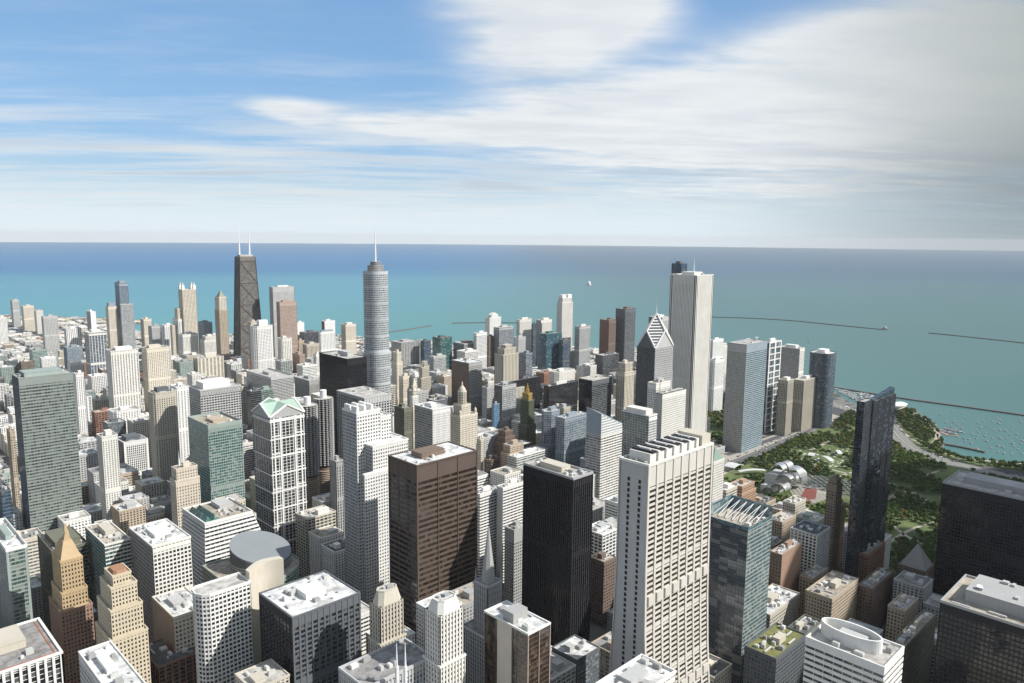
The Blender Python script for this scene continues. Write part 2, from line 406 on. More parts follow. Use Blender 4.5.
SEED = [0]
def simple(name, label, short, xn, yn, xl, xr, H, st, roof='grey', ph=.35, phh=5, phw=None, units=3, cham_=0, cap=0, tiers=None, west=None, par=1.1, maxD=110, maxW=140, cat='building', parw=None):
    SEED[0] += 1; rnd = random.Random(SEED[0])
    x, y, w, d = spot(xn, yn, xl, xr, H, maxD, maxW); take(x, y, w, d)
    B = Bld(name, label, (x, y, 0), cat)
    HEROES.append(((xl + xr) / 2, yn, short))
    if H > 100 and 'mech' not in st and st['pw'] > .15 and st['fh'] < 5: st = dict(st, mech=((rnd.uniform(.42, .6),) * 2, (.955, .985))); q_ = st['mech'][0][0]; st['mech'] = ((q_, q_ + 5.5 / H), (.955, .985))
    ed = {}
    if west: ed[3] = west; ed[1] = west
    f = rect(0, 0, w, d) if not cham_ else cham(0, 0, w, d, min(cham_, w * .4, d * .4))
    if cham_: ed = {}
    if tiers:      # list of (z fraction, inset) from the top
        zs = [0] + [t[0] * H for t in tiers] + [H]
        cur = [0] + [t[1] for t in tiers]
        fulls = []
        for k in range(len(zs) - 1):
            ins = cur[k]
            fk = rect(ins * w, ins * d, w - ins * w, d - ins * d)
            B.tier(fk, zs[k], zs[k + 1], st, edges=ed, roof=roof, par=par, parw=parw, cap=cap if k == len(zs) - 2 else 0)
        ins = cur[-1]; rx0, ry0, rx1, ry1 = ins * w, ins * d, w - ins * w, d - ins * d
    else:
        B.tier(f, 0, H, st, edges=ed, roof=roof, par=par, parw=parw, cap=cap); rx0, ry0, rx1, ry1 = 0, 0, w, d
    av = []
    if ph:
        a, b = (rx1 - rx0) * ph, (ry1 - ry0) * ph
        ox, oy = rnd.uniform(.35, .65), rnd.uniform(.35, .65)
        px0 = rx0 + (rx1 - rx0 - a) * ox; py0 = ry0 + (ry1 - ry0 - b) * oy
        B.penthouse(px0, py0, px0 + a, py0 + b, H + .2, phh, phw or st['wall']); av = [(px0, py0, px0 + a, py0 + b)]
    dn = math.hypot(x, y)
    if units and dn < 900: units = min(16, units * 3)
    if units: B.units(rx0 + .8, ry0 + .8, rx1 - .8, ry1 - .8, H + .2, units, SEED[0], av)
    B.done(); B.w, B.d, B.x, B.y, B.H = w, d, x, y, H
    return B

# ================================================================== THE SETTING
def tagk(o, kind, label=None):
    o['kind'] = kind
    if label: o['label'] = label
    return o
def pxpoly(pts, z=0.0): return [tuple(ground(x, y, 0)[:2]) for x, y in pts]
def sheet(name, poly, z, mat, thick=0):
    m = MB()
    if thick: m.frustum(poly, z - thick, poly, z)
    else: m.ngon([(x, y, z) for x, y in poly])
    return tagk(m.build(name, mat), 'structure')
# water: one disc out to the real horizon distance seen from this height
mw, t, p = new_mat('lake_water'); MATS['water'] = mw
g = t.new('ShaderNodeNewGeometry'); px_, py_, pz_ = t.sep(g.outputs['Position'])
dist = t.m('SQRT', t.m('ADD', t.m('MULTIPLY', px_, px_), t.m('MULTIPLY', py_, py_)))
# along (u) and across (v) the shore
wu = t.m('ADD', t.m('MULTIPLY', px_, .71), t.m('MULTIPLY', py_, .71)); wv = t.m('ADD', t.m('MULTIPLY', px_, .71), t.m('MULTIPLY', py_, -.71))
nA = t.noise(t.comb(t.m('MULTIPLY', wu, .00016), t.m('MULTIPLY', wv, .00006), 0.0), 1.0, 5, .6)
nB = t.noise(t.comb(t.m('MULTIPLY', wu, .0011), t.m('MULTIPLY', wv, .00025), 3.0), 1.0, 4, .55)  # finer noise, also paints cloud-shadow bands into the lake colour
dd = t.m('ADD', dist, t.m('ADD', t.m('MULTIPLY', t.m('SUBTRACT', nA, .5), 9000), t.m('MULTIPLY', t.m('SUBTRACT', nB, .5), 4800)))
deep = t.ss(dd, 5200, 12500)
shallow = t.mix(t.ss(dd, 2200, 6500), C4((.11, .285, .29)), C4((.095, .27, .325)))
south = t.ss(wv, -1500, 1500)  # ramp that paints the right side's dimness into the lake colour
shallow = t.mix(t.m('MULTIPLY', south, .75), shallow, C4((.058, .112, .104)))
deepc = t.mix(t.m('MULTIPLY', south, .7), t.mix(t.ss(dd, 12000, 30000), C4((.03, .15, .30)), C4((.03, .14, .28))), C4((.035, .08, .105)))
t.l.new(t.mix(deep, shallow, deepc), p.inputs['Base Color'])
p.inputs['Roughness'].default_value = .42; p.inputs['Specular IOR Level'].default_value = .18
bn = t.new('ShaderNodeBump'); bn.inputs['Strength'].default_value = .35; bn.inputs['Distance'].default_value = 2.0
t.l.new(t.noise(g.outputs['Position'], .045, 4), bn.inputs['Height']); t.l.new(bn.outputs[0], p.inputs['Normal'])
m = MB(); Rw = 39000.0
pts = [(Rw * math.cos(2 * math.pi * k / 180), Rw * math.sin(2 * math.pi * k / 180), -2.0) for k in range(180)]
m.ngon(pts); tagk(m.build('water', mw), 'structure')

# land: one sheet whose lake edge is the shoreline
mg, t, p = new_mat('city_ground'); g = t.new('ShaderNodeNewGeometry')
vo = t.new('ShaderNodeTexVoronoi'); t.l.new(g.outputs['Position'], vo.inputs['Vector']); vo.inputs['Scale'].default_value = .03
n1 = t.noise(g.outputs['Position'], .02, 4)
r_, g_, b_ = t.sep(vo.outputs['Color'])
cg = t.mix(t.ss(r_, .3, .8), C4((.065, .065, .068)), C4((.17, .165, .15)))
cg = t.mix(t.m('MULTIPLY', t.ss(n1, .56, .62), t.ss(g_, .4, .6)), cg, C4((.055, .085, .03)))
t.l.new(cg, p.inputs['Base Color']); p.inputs['Roughness'].default_value = .9
SHORE = [(-300, 305), (0, 315), (60, 316.5), (110, 318), (141, 320), (146, 321.5), (139, 324), (126, 324.5), (121, 329), (150, 333), (200, 333), (240, 334), (300, 334), (350, 337), (390, 341), (430, 342), (480, 345), (560, 346),
         (600, 349), (680, 352), (725, 356), (760, 364), (800, 376), (834, 391), (846, 400), (862, 407), (880, 409), (893, 410), (905, 408), (916, 411), (930, 420), (940, 431), (945, 443), (942, 451), (960, 457), (985, 460), (1024, 463), (1150, 478)]
sh = pxpoly(SHORE)
land = sh + [(4000, -1500), (4000, -3000), (-6000, -3000), (-6000, 14000), (sh[0][0] - 1500, 14000)]
land = land[::-1] if sum(land[i - 1][0] * land[i][1] - land[i][0] * land[i - 1][1] for i in range(len(land))) < 0 else land
sheet('ground', land, 0.0, mg, thick=4)
def line_poly(pts, w, px=True):
    P = [Vector(ground(x, y, 0)[:2]) for x, y in pts] if px else [Vector(q) for q in pts]
    L, Rr = [], []
    for i, q in enumerate(P):
        a = P[max(0, i - 1)]; b = P[min(len(P) - 1, i + 1)]; tt = (b - a).normalized(); n = Vector((-tt.y, tt.x)) * w / 2
        L.append(tuple(q + n)); Rr.append(tuple(q - n))
    return L, Rr
def strip_mesh(m, pts, w, z, px=True, thick=0, shift=0):
    L, Rr = line_poly(pts, w, px)
    if shift:
        L2, R2 = line_poly(pts, 2 * abs(shift), px); ctr = L2 if shift > 0 else R2
        L, Rr = line_poly(ctr, w, False)
    for i in range(len(L) - 1):
        m.quad((*Rr[i], z), (*Rr[i + 1], z), (*L[i + 1], z), (*L[i], z))
        if thick:
            m.quad((*Rr[i], z - thick), (*Rr[i + 1], z - thick), (*Rr[i + 1], z), (*Rr[i], z))
            m.quad((*L[i + 1], z - thick), (*L[i], z - thick), (*L[i], z), (*L[i + 1], z))
    if thick:
        m.quad((*L[0], z - thick), (*Rr[0], z - thick), (*Rr[0], z), (*L[0], z)); m.quad((*Rr[-1], z - thick), (*L[-1], z - thick), (*L[-1], z), (*Rr[-1], z))
sand = plain('sand', (.50, .43, .30), .95)
sheet('beach', pxpoly([(60, 317.2), (110, 318.6), (141, 320.3), (144.5, 321.5), (138, 323.4), (110, 321.8), (60, 321)]), .05, sand)
# grass
mgr, t, p = new_mat('park_grass'); g = t.new('ShaderNodeNewGeometry')
n1 = t.noise(g.outputs['Position'], .03, 5); n2 = t.noise(g.outputs['Position'], .4, 3)
cg = t.mix(t.ss(n1, .35, .65), C4((.062, .105, .028)), C4((.125, .17, .05)))
cg = t.mix(t.ss(n2, .3, .7, 0, .35), cg, C4((.14, .13, .07)))
t.l.new(cg, p.inputs['Base Color']); p.inputs['Roughness'].default_value = .95
PARK = pxpoly([(716, 476), (760, 456), (835, 421), (858, 409), (880, 418), (900, 437), (940, 458), (1024, 478), (1130, 500), (1130, 640), (1010, 640), (950, 600), (905, 580), (850, 546), (800, 520), (760, 500), (730, 486)])
sheet('park_lawn', PARK[::-1], .06, mgr)
PEN = pxpoly([(894, 414), (905, 410), (915, 413), (928, 421.5), (937, 432), (942, 443), (939, 451), (958, 458.5), (985, 461.5), (1024, 465), (1110, 475), (1110, 482), (1024, 472), (970, 464), (935, 454), (912, 443), (900, 428)])
sheet('shore_lawn', PEN[::-1], .064, mgr)
NPARK = pxpoly([(700, 400), (728, 400), (732, 446), (716, 446), (700, 440)])
sheet('plaza_lawn', NPARK[::-1], .068, mgr)
asph = plain('asphalt', (.085, .085, .09), .9); conc = plain('concrete', (.36, .34, .29), .9); paint = plain('road_paint', (.7, .7, .66), .7)
path_m = plain('path_gravel', (.40, .36, .28), .95); stone = plain('breakwater_stone', (.13, .12, .105), .95)
# the broad deck of roads along the park's north side
m = MB(); deck = pxpoly([(712, 470), (716, 456), (742, 446), (782, 432), (812, 421), (832, 414), (842, 417), (838, 421), (812, 432), (784, 446), (748, 463), (722, 476)])
sheet('road_deck', deck[::-1], .10, conc)
m = MB(); strip_mesh(m, [(726, 455), (760, 443.5), (792, 432), (822, 420)], 14, .14)
strip_mesh(m, [(728, 465.5), (762, 452), (795, 437.5), (828, 421.5)], 22, .14); tagk(m.build('road', asph), 'structure')
m = MB()
for s_ in (-7, -3.5, 3.5, 7): strip_mesh(m, [(728, 465.5), (762, 452), (795, 437.5), (828, 421.5)], .35, .16, shift=s_)
tagk(m.build('road_markings', paint), 'structure')
# the lakeside drive
DRIVE = [(805, 396), (824, 401.5), (845, 408), (862, 413), (878, 418.5), (890, 427), (901, 439), (916, 450), (938, 459), (970, 467.5), (1030, 481), (1120, 500)]
def smooth_px(pts, n=6):
    out = []
    for i in range(len(pts) - 1):
        p0, p1, p2, p3 = pts[max(0, i - 1)], pts[i], pts[i + 1], pts[min(len(pts) - 1, i + 2)]
        for k in range(n):
            u = k / n
            out.append(tuple(.5 * ((2 * p1[j]) + (-p0[j] + p2[j]) * u + (2 * p0[j] - 5 * p1[j] + 4 * p2[j] - p3[j]) * u * u + (-p0[j] + 3 * p1[j] - 3 * p2[j] + p3[j]) * u ** 3) for j in (0, 1)))
    return out + [pts[-1]]
DRIVE = smooth_px(DRIVE)
asph2 = plain('worn_asphalt', (.17, .165, .155), .9)
m = MB(); strip_mesh(m, DRIVE, 15, .13, shift=10); strip_mesh(m, DRIVE, 15, .13, shift=-10); tagk(m.build('lakeside_road', asph2), 'structure')
m = MB()
for s_ in (6.2, 9.9, 13.6, -6.2, -9.9, -13.6): strip_mesh(m, DRIVE, .4, .15, shift=s_)
tagk(m.build('lane_markings', paint), 'structure')
m = MB(); strip_mesh(m, DRIVE, 3.5, .22, thick=.2); tagk(m.build('median', conc), 'structure')
m = MB()
for pts, w in (([(897, 424), (908, 436), (926, 445), (935, 441), (937, 434)], 7), ([(910, 411), (924, 419), (934, 428), (940, 439), (940, 448), (950, 455), (985, 460.5), (1024, 464)], 8),
               ([(790, 500), (812, 487), (840, 476), (862, 470)], 5), ([(757, 497), (780, 486), (793, 480)], 9), ([(793, 457), (830, 469), (850, 474)], 5), ([(812, 450), (830, 441), (842, 436)], 7),
               ([(885, 500), (910, 492), (930, 505)], 12), ([(890, 470), (915, 478), (940, 470)], 6), ([(885, 545), (910, 530), (940, 520)], 5), ([(886, 520), (905, 535), (925, 545)], 5)):
    strip_mesh(m, smooth_px(pts), w, .09)
tagk(m.build('park_path', path_m), 'structure')
# harbour side and open-lake stone walls
def wall_thing(name, label, pts, w, z=1.2):
    m = MB(); strip_mesh(m, smooth_px(pts), w, z, thick=4); o = m.build(name, stone); o['label'] = label; o['category'] = 'breakwater'; return o
wall_thing('breakwater', 'long dark stone breakwater curving across the lake and ending at the harbour lighthouse', [(700, 316.5), (715, 317), (750, 318), (790, 320.3), (830, 324.2), (884, 329.5)], 11)
wall_thing('breakwater', 'straight outer stone breakwater starting past the lighthouse gap, alone on the open water', [(929, 332.7), (975, 337.4), (1024, 342.8), (1100, 352)], 11)
wall_thing('breakwater', 'stone harbour wall enclosing the moored sailboats below the lighthouse breakwater', [(834, 387), (870, 393), (910, 399.2), (960, 406), (1024, 415), (1100, 426)], 9)
wall_thing('breakwater', 'short dark jetty reaching into the harbour from the curved park shore', [(942, 443.5), (962, 447), (985, 452)], 5)
wall_thing('breakwater', 'thin tan breakwater line in shallow water just past the silver tower with spire', [(389, 332), (410, 329), (431, 325.5)], 10)
wall_thing('breakwater', 'faint low breakwater behind the white gabled tower near the pier', [(452, 323), (490, 322.4), (530, 323)], 10)
# floating dock in the harbour
m = MB(); strip_mesh(m, [(912, 420), (935, 427.5), (957, 433.5)], 6, -1.0, thick=1.5); strip_mesh(m, [(938, 430), (948, 434.5), (958, 435)], 8, -.95, thick=1.5)
o = m.build('floating_dock', plain('dock_wood', (.34, .24, .20), .8)); o['label'] = 'reddish floating dock lined with boats off the curved park shore'; o['category'] = 'dock'
# lighthouse
def lighthouse(loc):
    e = bpy.data.objects.new('lighthouse', None); C.objects.link(e); e.location = loc; e['label'] = 'small harbour lighthouse standing at the end of the long curved breakwater'; e['category'] = 'lighthouse'
    m = MB(); m.frustum(ell(0, 0, 14, 14, 16), -3, ell(0, 0, 13, 13, 16), 3); m.build('stone_base', stone, e)
    m = MB(); m.box(-9, -5, 3, 9, 5, 9); m.build('keeper_house', plain('lh_wall', (.35, .33, .30)), e)
    m = MB(); m.frustum(ell(0, 0, 3.2, 3.2, 16), 9, ell(0, 0, 2.2, 2.2, 16), 20); m.build('tower', plain('lh_white', (.6, .6, .58)), e)
    m = MB(); m.frustum(ell(0, 0, 1.6, 1.6, 12), 20, ell(0, 0, 1.6, 1.6, 12), 22.5); m.frustum(ell(0, 0, 2.0, 2.0, 12), 22.5, ell(0, 0, .2, .2, 12), 24.5); m.build('lantern_room', W_('dark'), e)
lighthouse((*ground(885, 329, 0)[:2], 0))
def water_crib(loc):
    e = bpy.data.objects.new('water_crib', None); C.objects.link(e); e.location = loc; e['label'] = 'tiny white round structure alone far out on the blue lake'; e['category'] = 'water crib'
    m = MB(); m.frustum(ell(0, 0, 22, 22, 24), -4, ell(0, 0, 21, 21, 24), 9); m.build('stone_base', W_('lgrey'), e)
    m = MB(); m.frustum(ell(0, 0, 15, 15, 16), 9, ell(0, 0, 14, 14, 16), 24); m.build('house', W_('white'), e)
    m = MB(); m.frustum(ell(0, 0, 15, 15, 16), 24, ell(0, 0, 3, 3, 16), 36); m.build('roof', W_('white'), e)
water_crib((*ground(589, 285, 0)[:2], -2))

# ================================================================== THE TOWERS (named ones, each with a builder call of its own)
S = simple
# ---- tall landmarks
def john_tower():     # tapered, cross-braced, two masts
    x, y, w, d = spot(239.5, 257, 235.3, 254.8, 344); ws, ds = w, d
    bw, bd = w * 1.62, d * 1.62; take(x - (bw - w) / 2, y - (bd - d) / 2, bw, bd)
    B = Bld('braced_tower', 'black tapering cross-braced skyscraper with two white masts', (x - (bw - w) / 2, y - (bd - d) / 2, 0), 'skyscraper'); HEROES.append((246, 300, 'the black tapering tower with twin masts'))
    f0 = rect(0, 0, bw, bd); ox, oy = (bw - w) / 2, (bd - d) / 2; f1 = rect(ox, oy, ox + w, oy + d)
    st = sty('punched', wall_mat((.17, .155, .14)), 'grey', bay=3.2, fh=3.6, sh=.36, pw=.36, pp=.3, sp=.2)
    B.tier(f0, 0, 344, st, f1=f1, roof='light', cap=9, par=1.5)
    bs = B.part('bracing', wall_mat((.09, .083, .077)))
    def P(i, w_, z, p=.9):
        u = z / 344; a = Vector((f0[i][0] + (f1[i][0] - f0[i][0]) * u, f0[i][1] + (f1[i][1] - f0[i][1]) * u)); j = (i + 1) % 4
        b = Vector((f0[j][0] + (f1[j][0] - f0[j][0]) * u, f0[j][1] + (f1[j][1] - f0[j][1]) * u)); t_ = (b - a).normalized()
        q = a + (b - a) * w_ + Vector((t_.y, -t_.x)) * p; return (q.x, q.y, z)
    for i in range(4):
        for k in range(5):
            z0, z1 = k * 66, (k + 1) * 66
            bs.beam(P(i, 0, z0), P(i, 1, z1), 1.2); bs.beam(P(i, 1, z0), P(i, 0, z1), 1.2); bs.beam(P(i, 0, z1), P(i, 1, z1), 1.3)
        bs.beam(P(i, 0, 0), P(i, 0, 344), 2.4)
    B.penthouse(ox + 4, oy + 4, ox + w - 4, oy + d - 4, 344.2, 6, 'lgrey')
    for fx in (.14, .80):
        m = MB(); ax, ay = ox + w * fx, oy + d * .5
        m.frustum(ell(ax, ay, 2.6, 2.6, 10), 350, ell(ax, ay, 2.4, 2.4, 10), 384); m.frustum(ell(ax, ay, 1.3, 1.3, 8), 384, ell(ax, ay, 1.0, 1.0, 8), 420); m.frustum(ell(ax, ay, .7, .7, 8), 420, ell(ax, ay, .3, .3, 8), 458 - 10 * (fx < .5))
        m.build('antenna_mast', plain('white_metal', (.8, .8, .8), .4), B.e)
    B.done()
john_tower()

def silver_tower():
    x, y, w, d = spot(377, 274, 366.5, 388.5, 346); p = ground(377.5, 272, 348)
    r = 20.5; x, y = p.x, p.y + 6; take(x - r, y - r, 2 * r, 2 * r)
    B = Bld('rounded_tower', 'rounded silver glass skyscraper with a thin white spire on top', (x, y, 0), 'skyscraper'); HEROES.append((377, 330, 'the rounded silver tower with spire'))
    def blob(sx, sy, cx=0, cy=0): return [(cx + sx * math.copysign(abs(math.cos(a)) ** .8, math.cos(a)), cy + sy * math.copysign(abs(math.sin(a)) ** .8, math.sin(a))) for a in [2 * math.pi * k / 40 for k in range(40)]]
    st = sty('curtain', 'silver', 'silver', bay=5, fh=3.9, sh=.34, pw=.10, sp=.25, pp=.4)
    zs = [0, 62, 118, 205, 348]; ss = [(26, 25), (23.5, 23), (22, 21.5), (20.3, 20)]
    for k in range(4):
        B.tier(blob(*ss[k]), zs[k], zs[k + 1], dict(st, mech=((0, .035),)) if k else st, roof='light', par=1.5, cap=4)
    rg = B.part('steel_band', W_('silver'))
    for z in (90, 146, 176, 232, 262, 292, 320): rg.frustum(blob(22 if z < 205 and z > 118 else 20.3 if z > 205 else 24, 21.9 if z < 205 and z > 118 else 20 if z > 205 else 23.4), z, blob(22.6 if z < 205 and z > 118 else 21 if z > 205 else 24.4, 22.4 if z < 205 and z > 118 else 20.7 if z > 205 else 24), z + 3.4)
    B.tier(blob(13, 12), 348, 359, sty('ribs', 'mgrey', 'grey', bay=2.5), roof='grey', par=.8); B.tier(blob(8, 8), 359, 366, sty('ribs', 'mgrey', 'grey', bay=2.5), roof='grey', par=.5)
    m = MB(); m.frustum(ell(0, 0, 1.9, 1.9, 10), 366, ell(0, 0, 1.5, 1.5, 10), 392); m.frustum(ell(0, 0, 1.2, 1.2, 10), 392, ell(0, 0, .3, .3, 10), 425); m.build('spire', plain('white_metal', (.8, .8, .8), .4), B.e)
    B.done()
silver_tower()

b = S('white_slab_tower', 'tallest pale ribbed granite tower, square and flat topped, beside the lake park', 'the tall pale ribbed square tower', 696.6, 276, 671.3, 713, 346, sty('ribs', 'offwhite', 'grey', bay=3.0, pw=.62, sh=.5, pp=1.1, sp=.1, cw=5), roof='light', ph=.5, phh=5, units=3, cap=11, par=1.5)
b.antenna(b.w * .6, b.d * .5, 351, 26, .8); b.antenna(b.w * .25, b.d * .1, 0.1, 0.2, .1) if False else None

# curved-base white tower (near, centre right)
def chase():
    p = ground(648.5, 466.5, 253); x, y = p.x, p.y
    Wt = solve(p, 0, 712.0); Dt = solve(p, 1, 621.0); H = 253
    take(x - 4, y - 12, Wt + 8, Dt + 24)
    B = Bld('curved_slab_tower', 'huge pale granite slab tower flaring at its base, dark plant bays along its roof', (x, y, 0), 'skyscraper'); HEROES.append((665, 560, 'the huge flaring granite tower'))
    prof = [(0, 15.0), (25, 10.5), (55, 6.6), (90, 3.6), (130, 1.4), (175, .3), (H - 14, 0)]
    st = sty('grid', wall_mat((.57, .54, .485)), 'brownish', bay=Wt / 8.0, fh=4.1, sh=.44, pw=.20, sp=.35, pp=1.0)
    end = sty('blank', 'lgrey')
    for (z0, a), (z1, b_) in zip(prof, prof[1:]):
        f0 = rect(0, -a, Wt, Dt + a); f1 = rect(0, -b_, Wt, Dt + b_)
        B.tier(f0, z0, z1, st, f1=f1, edges={1: end, 3: end}, roof=None, par=0)
    B.tier(rect(0, 0, Wt, Dt), H - 14, H, sty('grid', wall_mat((.57, .54, .485)), 'black', bay=Wt / 8, fh=14, sh=.60, pw=.24, sp=.35, pp=1.0), edges={1: end, 3: end}, roof='tan', par=1.5, parw='offwhite')
    # mechanical bands with blank panels
    mp = B.part('mechanical_band', wall_mat((.57, .54, .485)))
    for zc in (70, 152):
        a = 5.0 if zc < 100 else .9
        for k in range(8):
            x0 = Wt / 8 * (k + .22); mp.box(x0, -a - 1.9, zc - 3.6, x0 + Wt / 8 * .62, -a + 1, zc + 3.6)
    # end walls: recessed slot columns of dark openings and bright corner blades
    sl_ = B.part('end_window', W_('black'))
    for fy in (.28, .68):
        for k in range(56):
            z = 8 + k * 4.2; sl_.box(-.52, Dt * fy - 1.0, z, -.28, Dt * fy + 1.0, z + 2.6)
            sl_.box(Wt + .28, Dt * fy - 1.0, z, Wt + .52, Dt * fy + 1.0, z + 2.6)
    bl = B.part('corner_blade', W_('white'))
    for xx in (-1.2, Wt + .2):
        pass
    # roof plant: the row of dark bays between white cross walls
    pl_ = MB(); pl_.box(6, 3, H + .2, Wt - 14, Dt - 3, H + 7, False); ph_ = pl_.build('penthouse', W_('offwhite'), B.e)
    nb = 6
    for k in range(nb):
        x0 = 8 + (Wt - 24) / nb * k; w_ = (Wt - 24) / nb
        m = MB(); m.box(x0, 2.4, H + 7.05, x0 + w_ * .55, Dt - 3.4, H + 8.4); m.build('dark_bay', W_('dark'), ph_)
        m = MB(); m.box(x0 + w_ * .62, 1.6, H + .3, x0 + w_ * .9, Dt - 2.4, H + 7.9); m.build('cross_wall', W_('offwhite'), ph_)
        for q in range(4):
            m = MB(); cy = 6 + (Dt - 14) / 4 * (q + .5); m.frustum(ell(x0 + w_ * .28, cy, 1.5, 1.5, 12), H + 8.4, ell(x0 + w_ * .28, cy, 1.3, 1.3, 12), H + 9.4); m.build('fan', W_('lgrey'), ph_)
    m = MB(); m.box(Wt - 13, 1, H + .2, Wt - 1, Dt - 1, H + 9, False); m.build('stair_tower', W_('lime'), B.e)
    B.units(1, 2, 6, Dt - 2, H + .2, 3, 11)
    B.done()
chase()

def legacy():
    p = ground(864.5, 403, 236); x, y = p.x, p.y
    B = Bld('dark_glass_tower', 'slender dark blue glass tower with slanted fin top rising over the park', (x, y, 0), 'skyscraper'); HEROES.append((868, 470, 'the slender dark blue glass tower'))
    w = solve(p, 0, 893.5); d = solve(p, 1, 857.2); take(x, y, w, d)
    gm = glass_mat((.016, .024, .036), .16, (3.0, 3.0, 3.2), .06, .0, .09, (.10, .13, .15)); st = sty('curtain', wall_mat((.05, .055, .06)), gm, bay=3, fh=3.2, sh=.14, pw=.06)
    B.tier(rect(0, 0, w * .27, d), 0, 236, st, roof='light', par=1)
    n_ = 7; fold = [(w * .27 + (w * .73) * k / n_, -3 if k % 2 else -1.2) for k in range(n_ + 1)] + [(w, d), (w * .27 + .05, d)]
    B.tier(fold, 0, 234.5, st, roof='dark', par=0)
    m = MB(); m.v = [(w * .27, -1, 234.6), (w, -1, 234.6), (w, d * .6, 234.6), (w * .27, d * .6, 234.6), (w * .27, -1, 235.5), (w, -1, 242), (w, d * .6, 242), (w * .27, d * .6, 235.5)]
    m.f = [(0, 1, 5, 4), (1, 2, 6, 5), (2, 3, 7, 6), (3, 0, 4, 7), (4, 5, 6, 7)]; m.build('slanted_crown', gm, B.e)
    m = MB(); m.box(w * .5, -3.35, 148, w * .62, -3.05, 150); m.build('terrace_band', W_('mgrey'), B.e)
    B.done()
legacy()

# ---- far left and north side
S('slim_slab', 'slim pale slab tower standing alone near the far left shore', 'the slim pale slab at far left', 12, 300.5, 10.2, 19, 118, sty('hotel', 'lgrey', 'grey'), ph=.5, phh=4, units=0)
S('apartment_block', 'wide cream block right behind the slim pale slab at far left', 'the wide cream block at far left', 23, 306.5, 21, 34, 105, sty('hotel', 'cream', 'grey'), units=0)
S('apartment_block', 'cream apartment block with a brown roof box by the far left beach', 'the cream block by the beach', 36, 311, 34, 43, 95, sty('hotel', 'offwhite', 'grey'), units=0, phw='tan')
S('residential_slab', 'broad pale slab with diagonal-looking window rows left of the white beach tower', 'the broad pale residential slab', 43, 317, 41.3, 57.5, 140, sty('punched', 'lgrey', 'grey', fh=3, bay=4), units=0, ph=.3)
S('apartment_block', 'low white block cut by the left edge of the view', 'the white block at the left edge', -2, 318, -4, 7, 96, sty('hotel', 'white', 'grey'), units=0)
S('balcony_tower', 'white tower with two dark balcony strips near the lagoon', 'the white tower with dark balcony strips', 66, 329, 64, 81, 84, sty('stripes', 'white', 'dark', bay=6), units=0)
S('white_tower', 'slender pure white tower rising in front of the beach lagoon', 'the slender white beach tower', 90.5, 312, 86.5, 95.5, 128, sty('blank', 'white'), roof='white', west=sty('hotel', 'lgrey', 'grey'), units=0)
S('mansard_tower', 'cream tower with a grey mansard top touching the dark glass tower', 'the cream mansard tower', 108, 307, 105.5, 116.5, 165, sty('hotel', 'cream', 'grey'), roof='slate', ph=.75, phh=13, phw='bluegrey', units=0)
b = S('stepped_glass_tower', 'tall blue-grey glass tower stepping back in stages above the far beach', 'the tall stepped blue-grey glass tower', 119, 283, 114.5, 128, 245, sty('curtain', 'bluegrey', 'blue', bay=4, sh=.3, pw=.2, gcell=(4, 4, 3.6)), units=0, ph=.6, phh=5)
x0, y0 = b.x, b.y
bb = Bld('podium_tower', 'lower blue glass shoulder wing clasping the tall stepped tower', (x0 - 3, y0 - 12, 0)); bb.tier(rect(0, 0, b.w + 12, 11.5), 0, 172, sty('curtain', 'lgrey', 'lblue', bay=4, sh=.3, pw=.2), roof='light').done()
S('blue_glass_tower', 'blue glass tower striped with bright vertical lines, left of the twin cream towers', 'the blue glass tower with bright stripes', 88.5, 333, 84.3, 106, 165, sty('ribs', 'offwhite', 'blue', bay=6.5, pw=.18, sh=.12), roof='white', units=2, ph=.5)
S('office_block', 'bluish grey office block in front of the white balcony-strip tower', 'the bluish grey office block', 66.5, 348, 63.5, 82.5, 105, sty('ribs', 'bluegrey', 'lblue', bay=3), units=2)
S('office_block', 'teal glass office block low among the cream roofs at far left', 'the teal office block at far left', 32.5, 351, 29, 47, 75, sty('bands', 'greygreen', 'teal'), units=2)
S('residential_tower', 'broad cream tower with grey vertical window strips, second tower left of its lookalike', 'the broad cream tower with grey strips', 110.5, 351.5, 105.5, 138, 172, sty('stripes', 'offwhite', 'grey', bay=5.4, pw=.55), ph=.6, phh=5, phw='white', units=2)
S('residential_tower', 'cream dotted tower immediately to the right of the broad grey-striped one', 'the dotted cream tower', 146.5, 349, 141.5, 169.5, 170, sty('hotel', 'cream', 'grey', bay=4, pw=.55), ph=.5, phh=5, phw='cream', units=2)
S('apartment_tower', 'cream apartment tower showing between the stepped glass and dotted towers', 'the cream tower in between', 143.5, 319.5, 140.3, 151.5, 118, sty('hotel', 'cream', 'grey'), units=0)
S('apartment_tower', 'plain grey block just left of the white tower with dark windows up top', 'the plain grey block', 151.5, 326.5, 148.2, 162, 118, sty('hotel', 'lgrey', 'grey'), units=0, ph=.3)
S('apartment_tower', 'white tower with a grey glass strip in front of the plain grey block', 'the white tower with a glass strip', 163.5, 325.5, 161.3, 173.5, 130, sty('hotel', 'white', 'lblue', bay=6), units=0)
S('apartment_tower', 'large white tower below the four-turreted tower with two glass panels', 'the large white panelled tower', 178, 319.5, 172.8, 197, 158, sty('hotel', 'white', 'lblue', bay=8, pw=.4), roof='white', units=1)
S('apartment_tower', 'greenish cream tower in front of the large white panelled tower', 'the greenish cream tower', 182.5, 335, 178, 197.8, 128, sty('hotel', 'offwhite', 'green', bay=4), units=1)
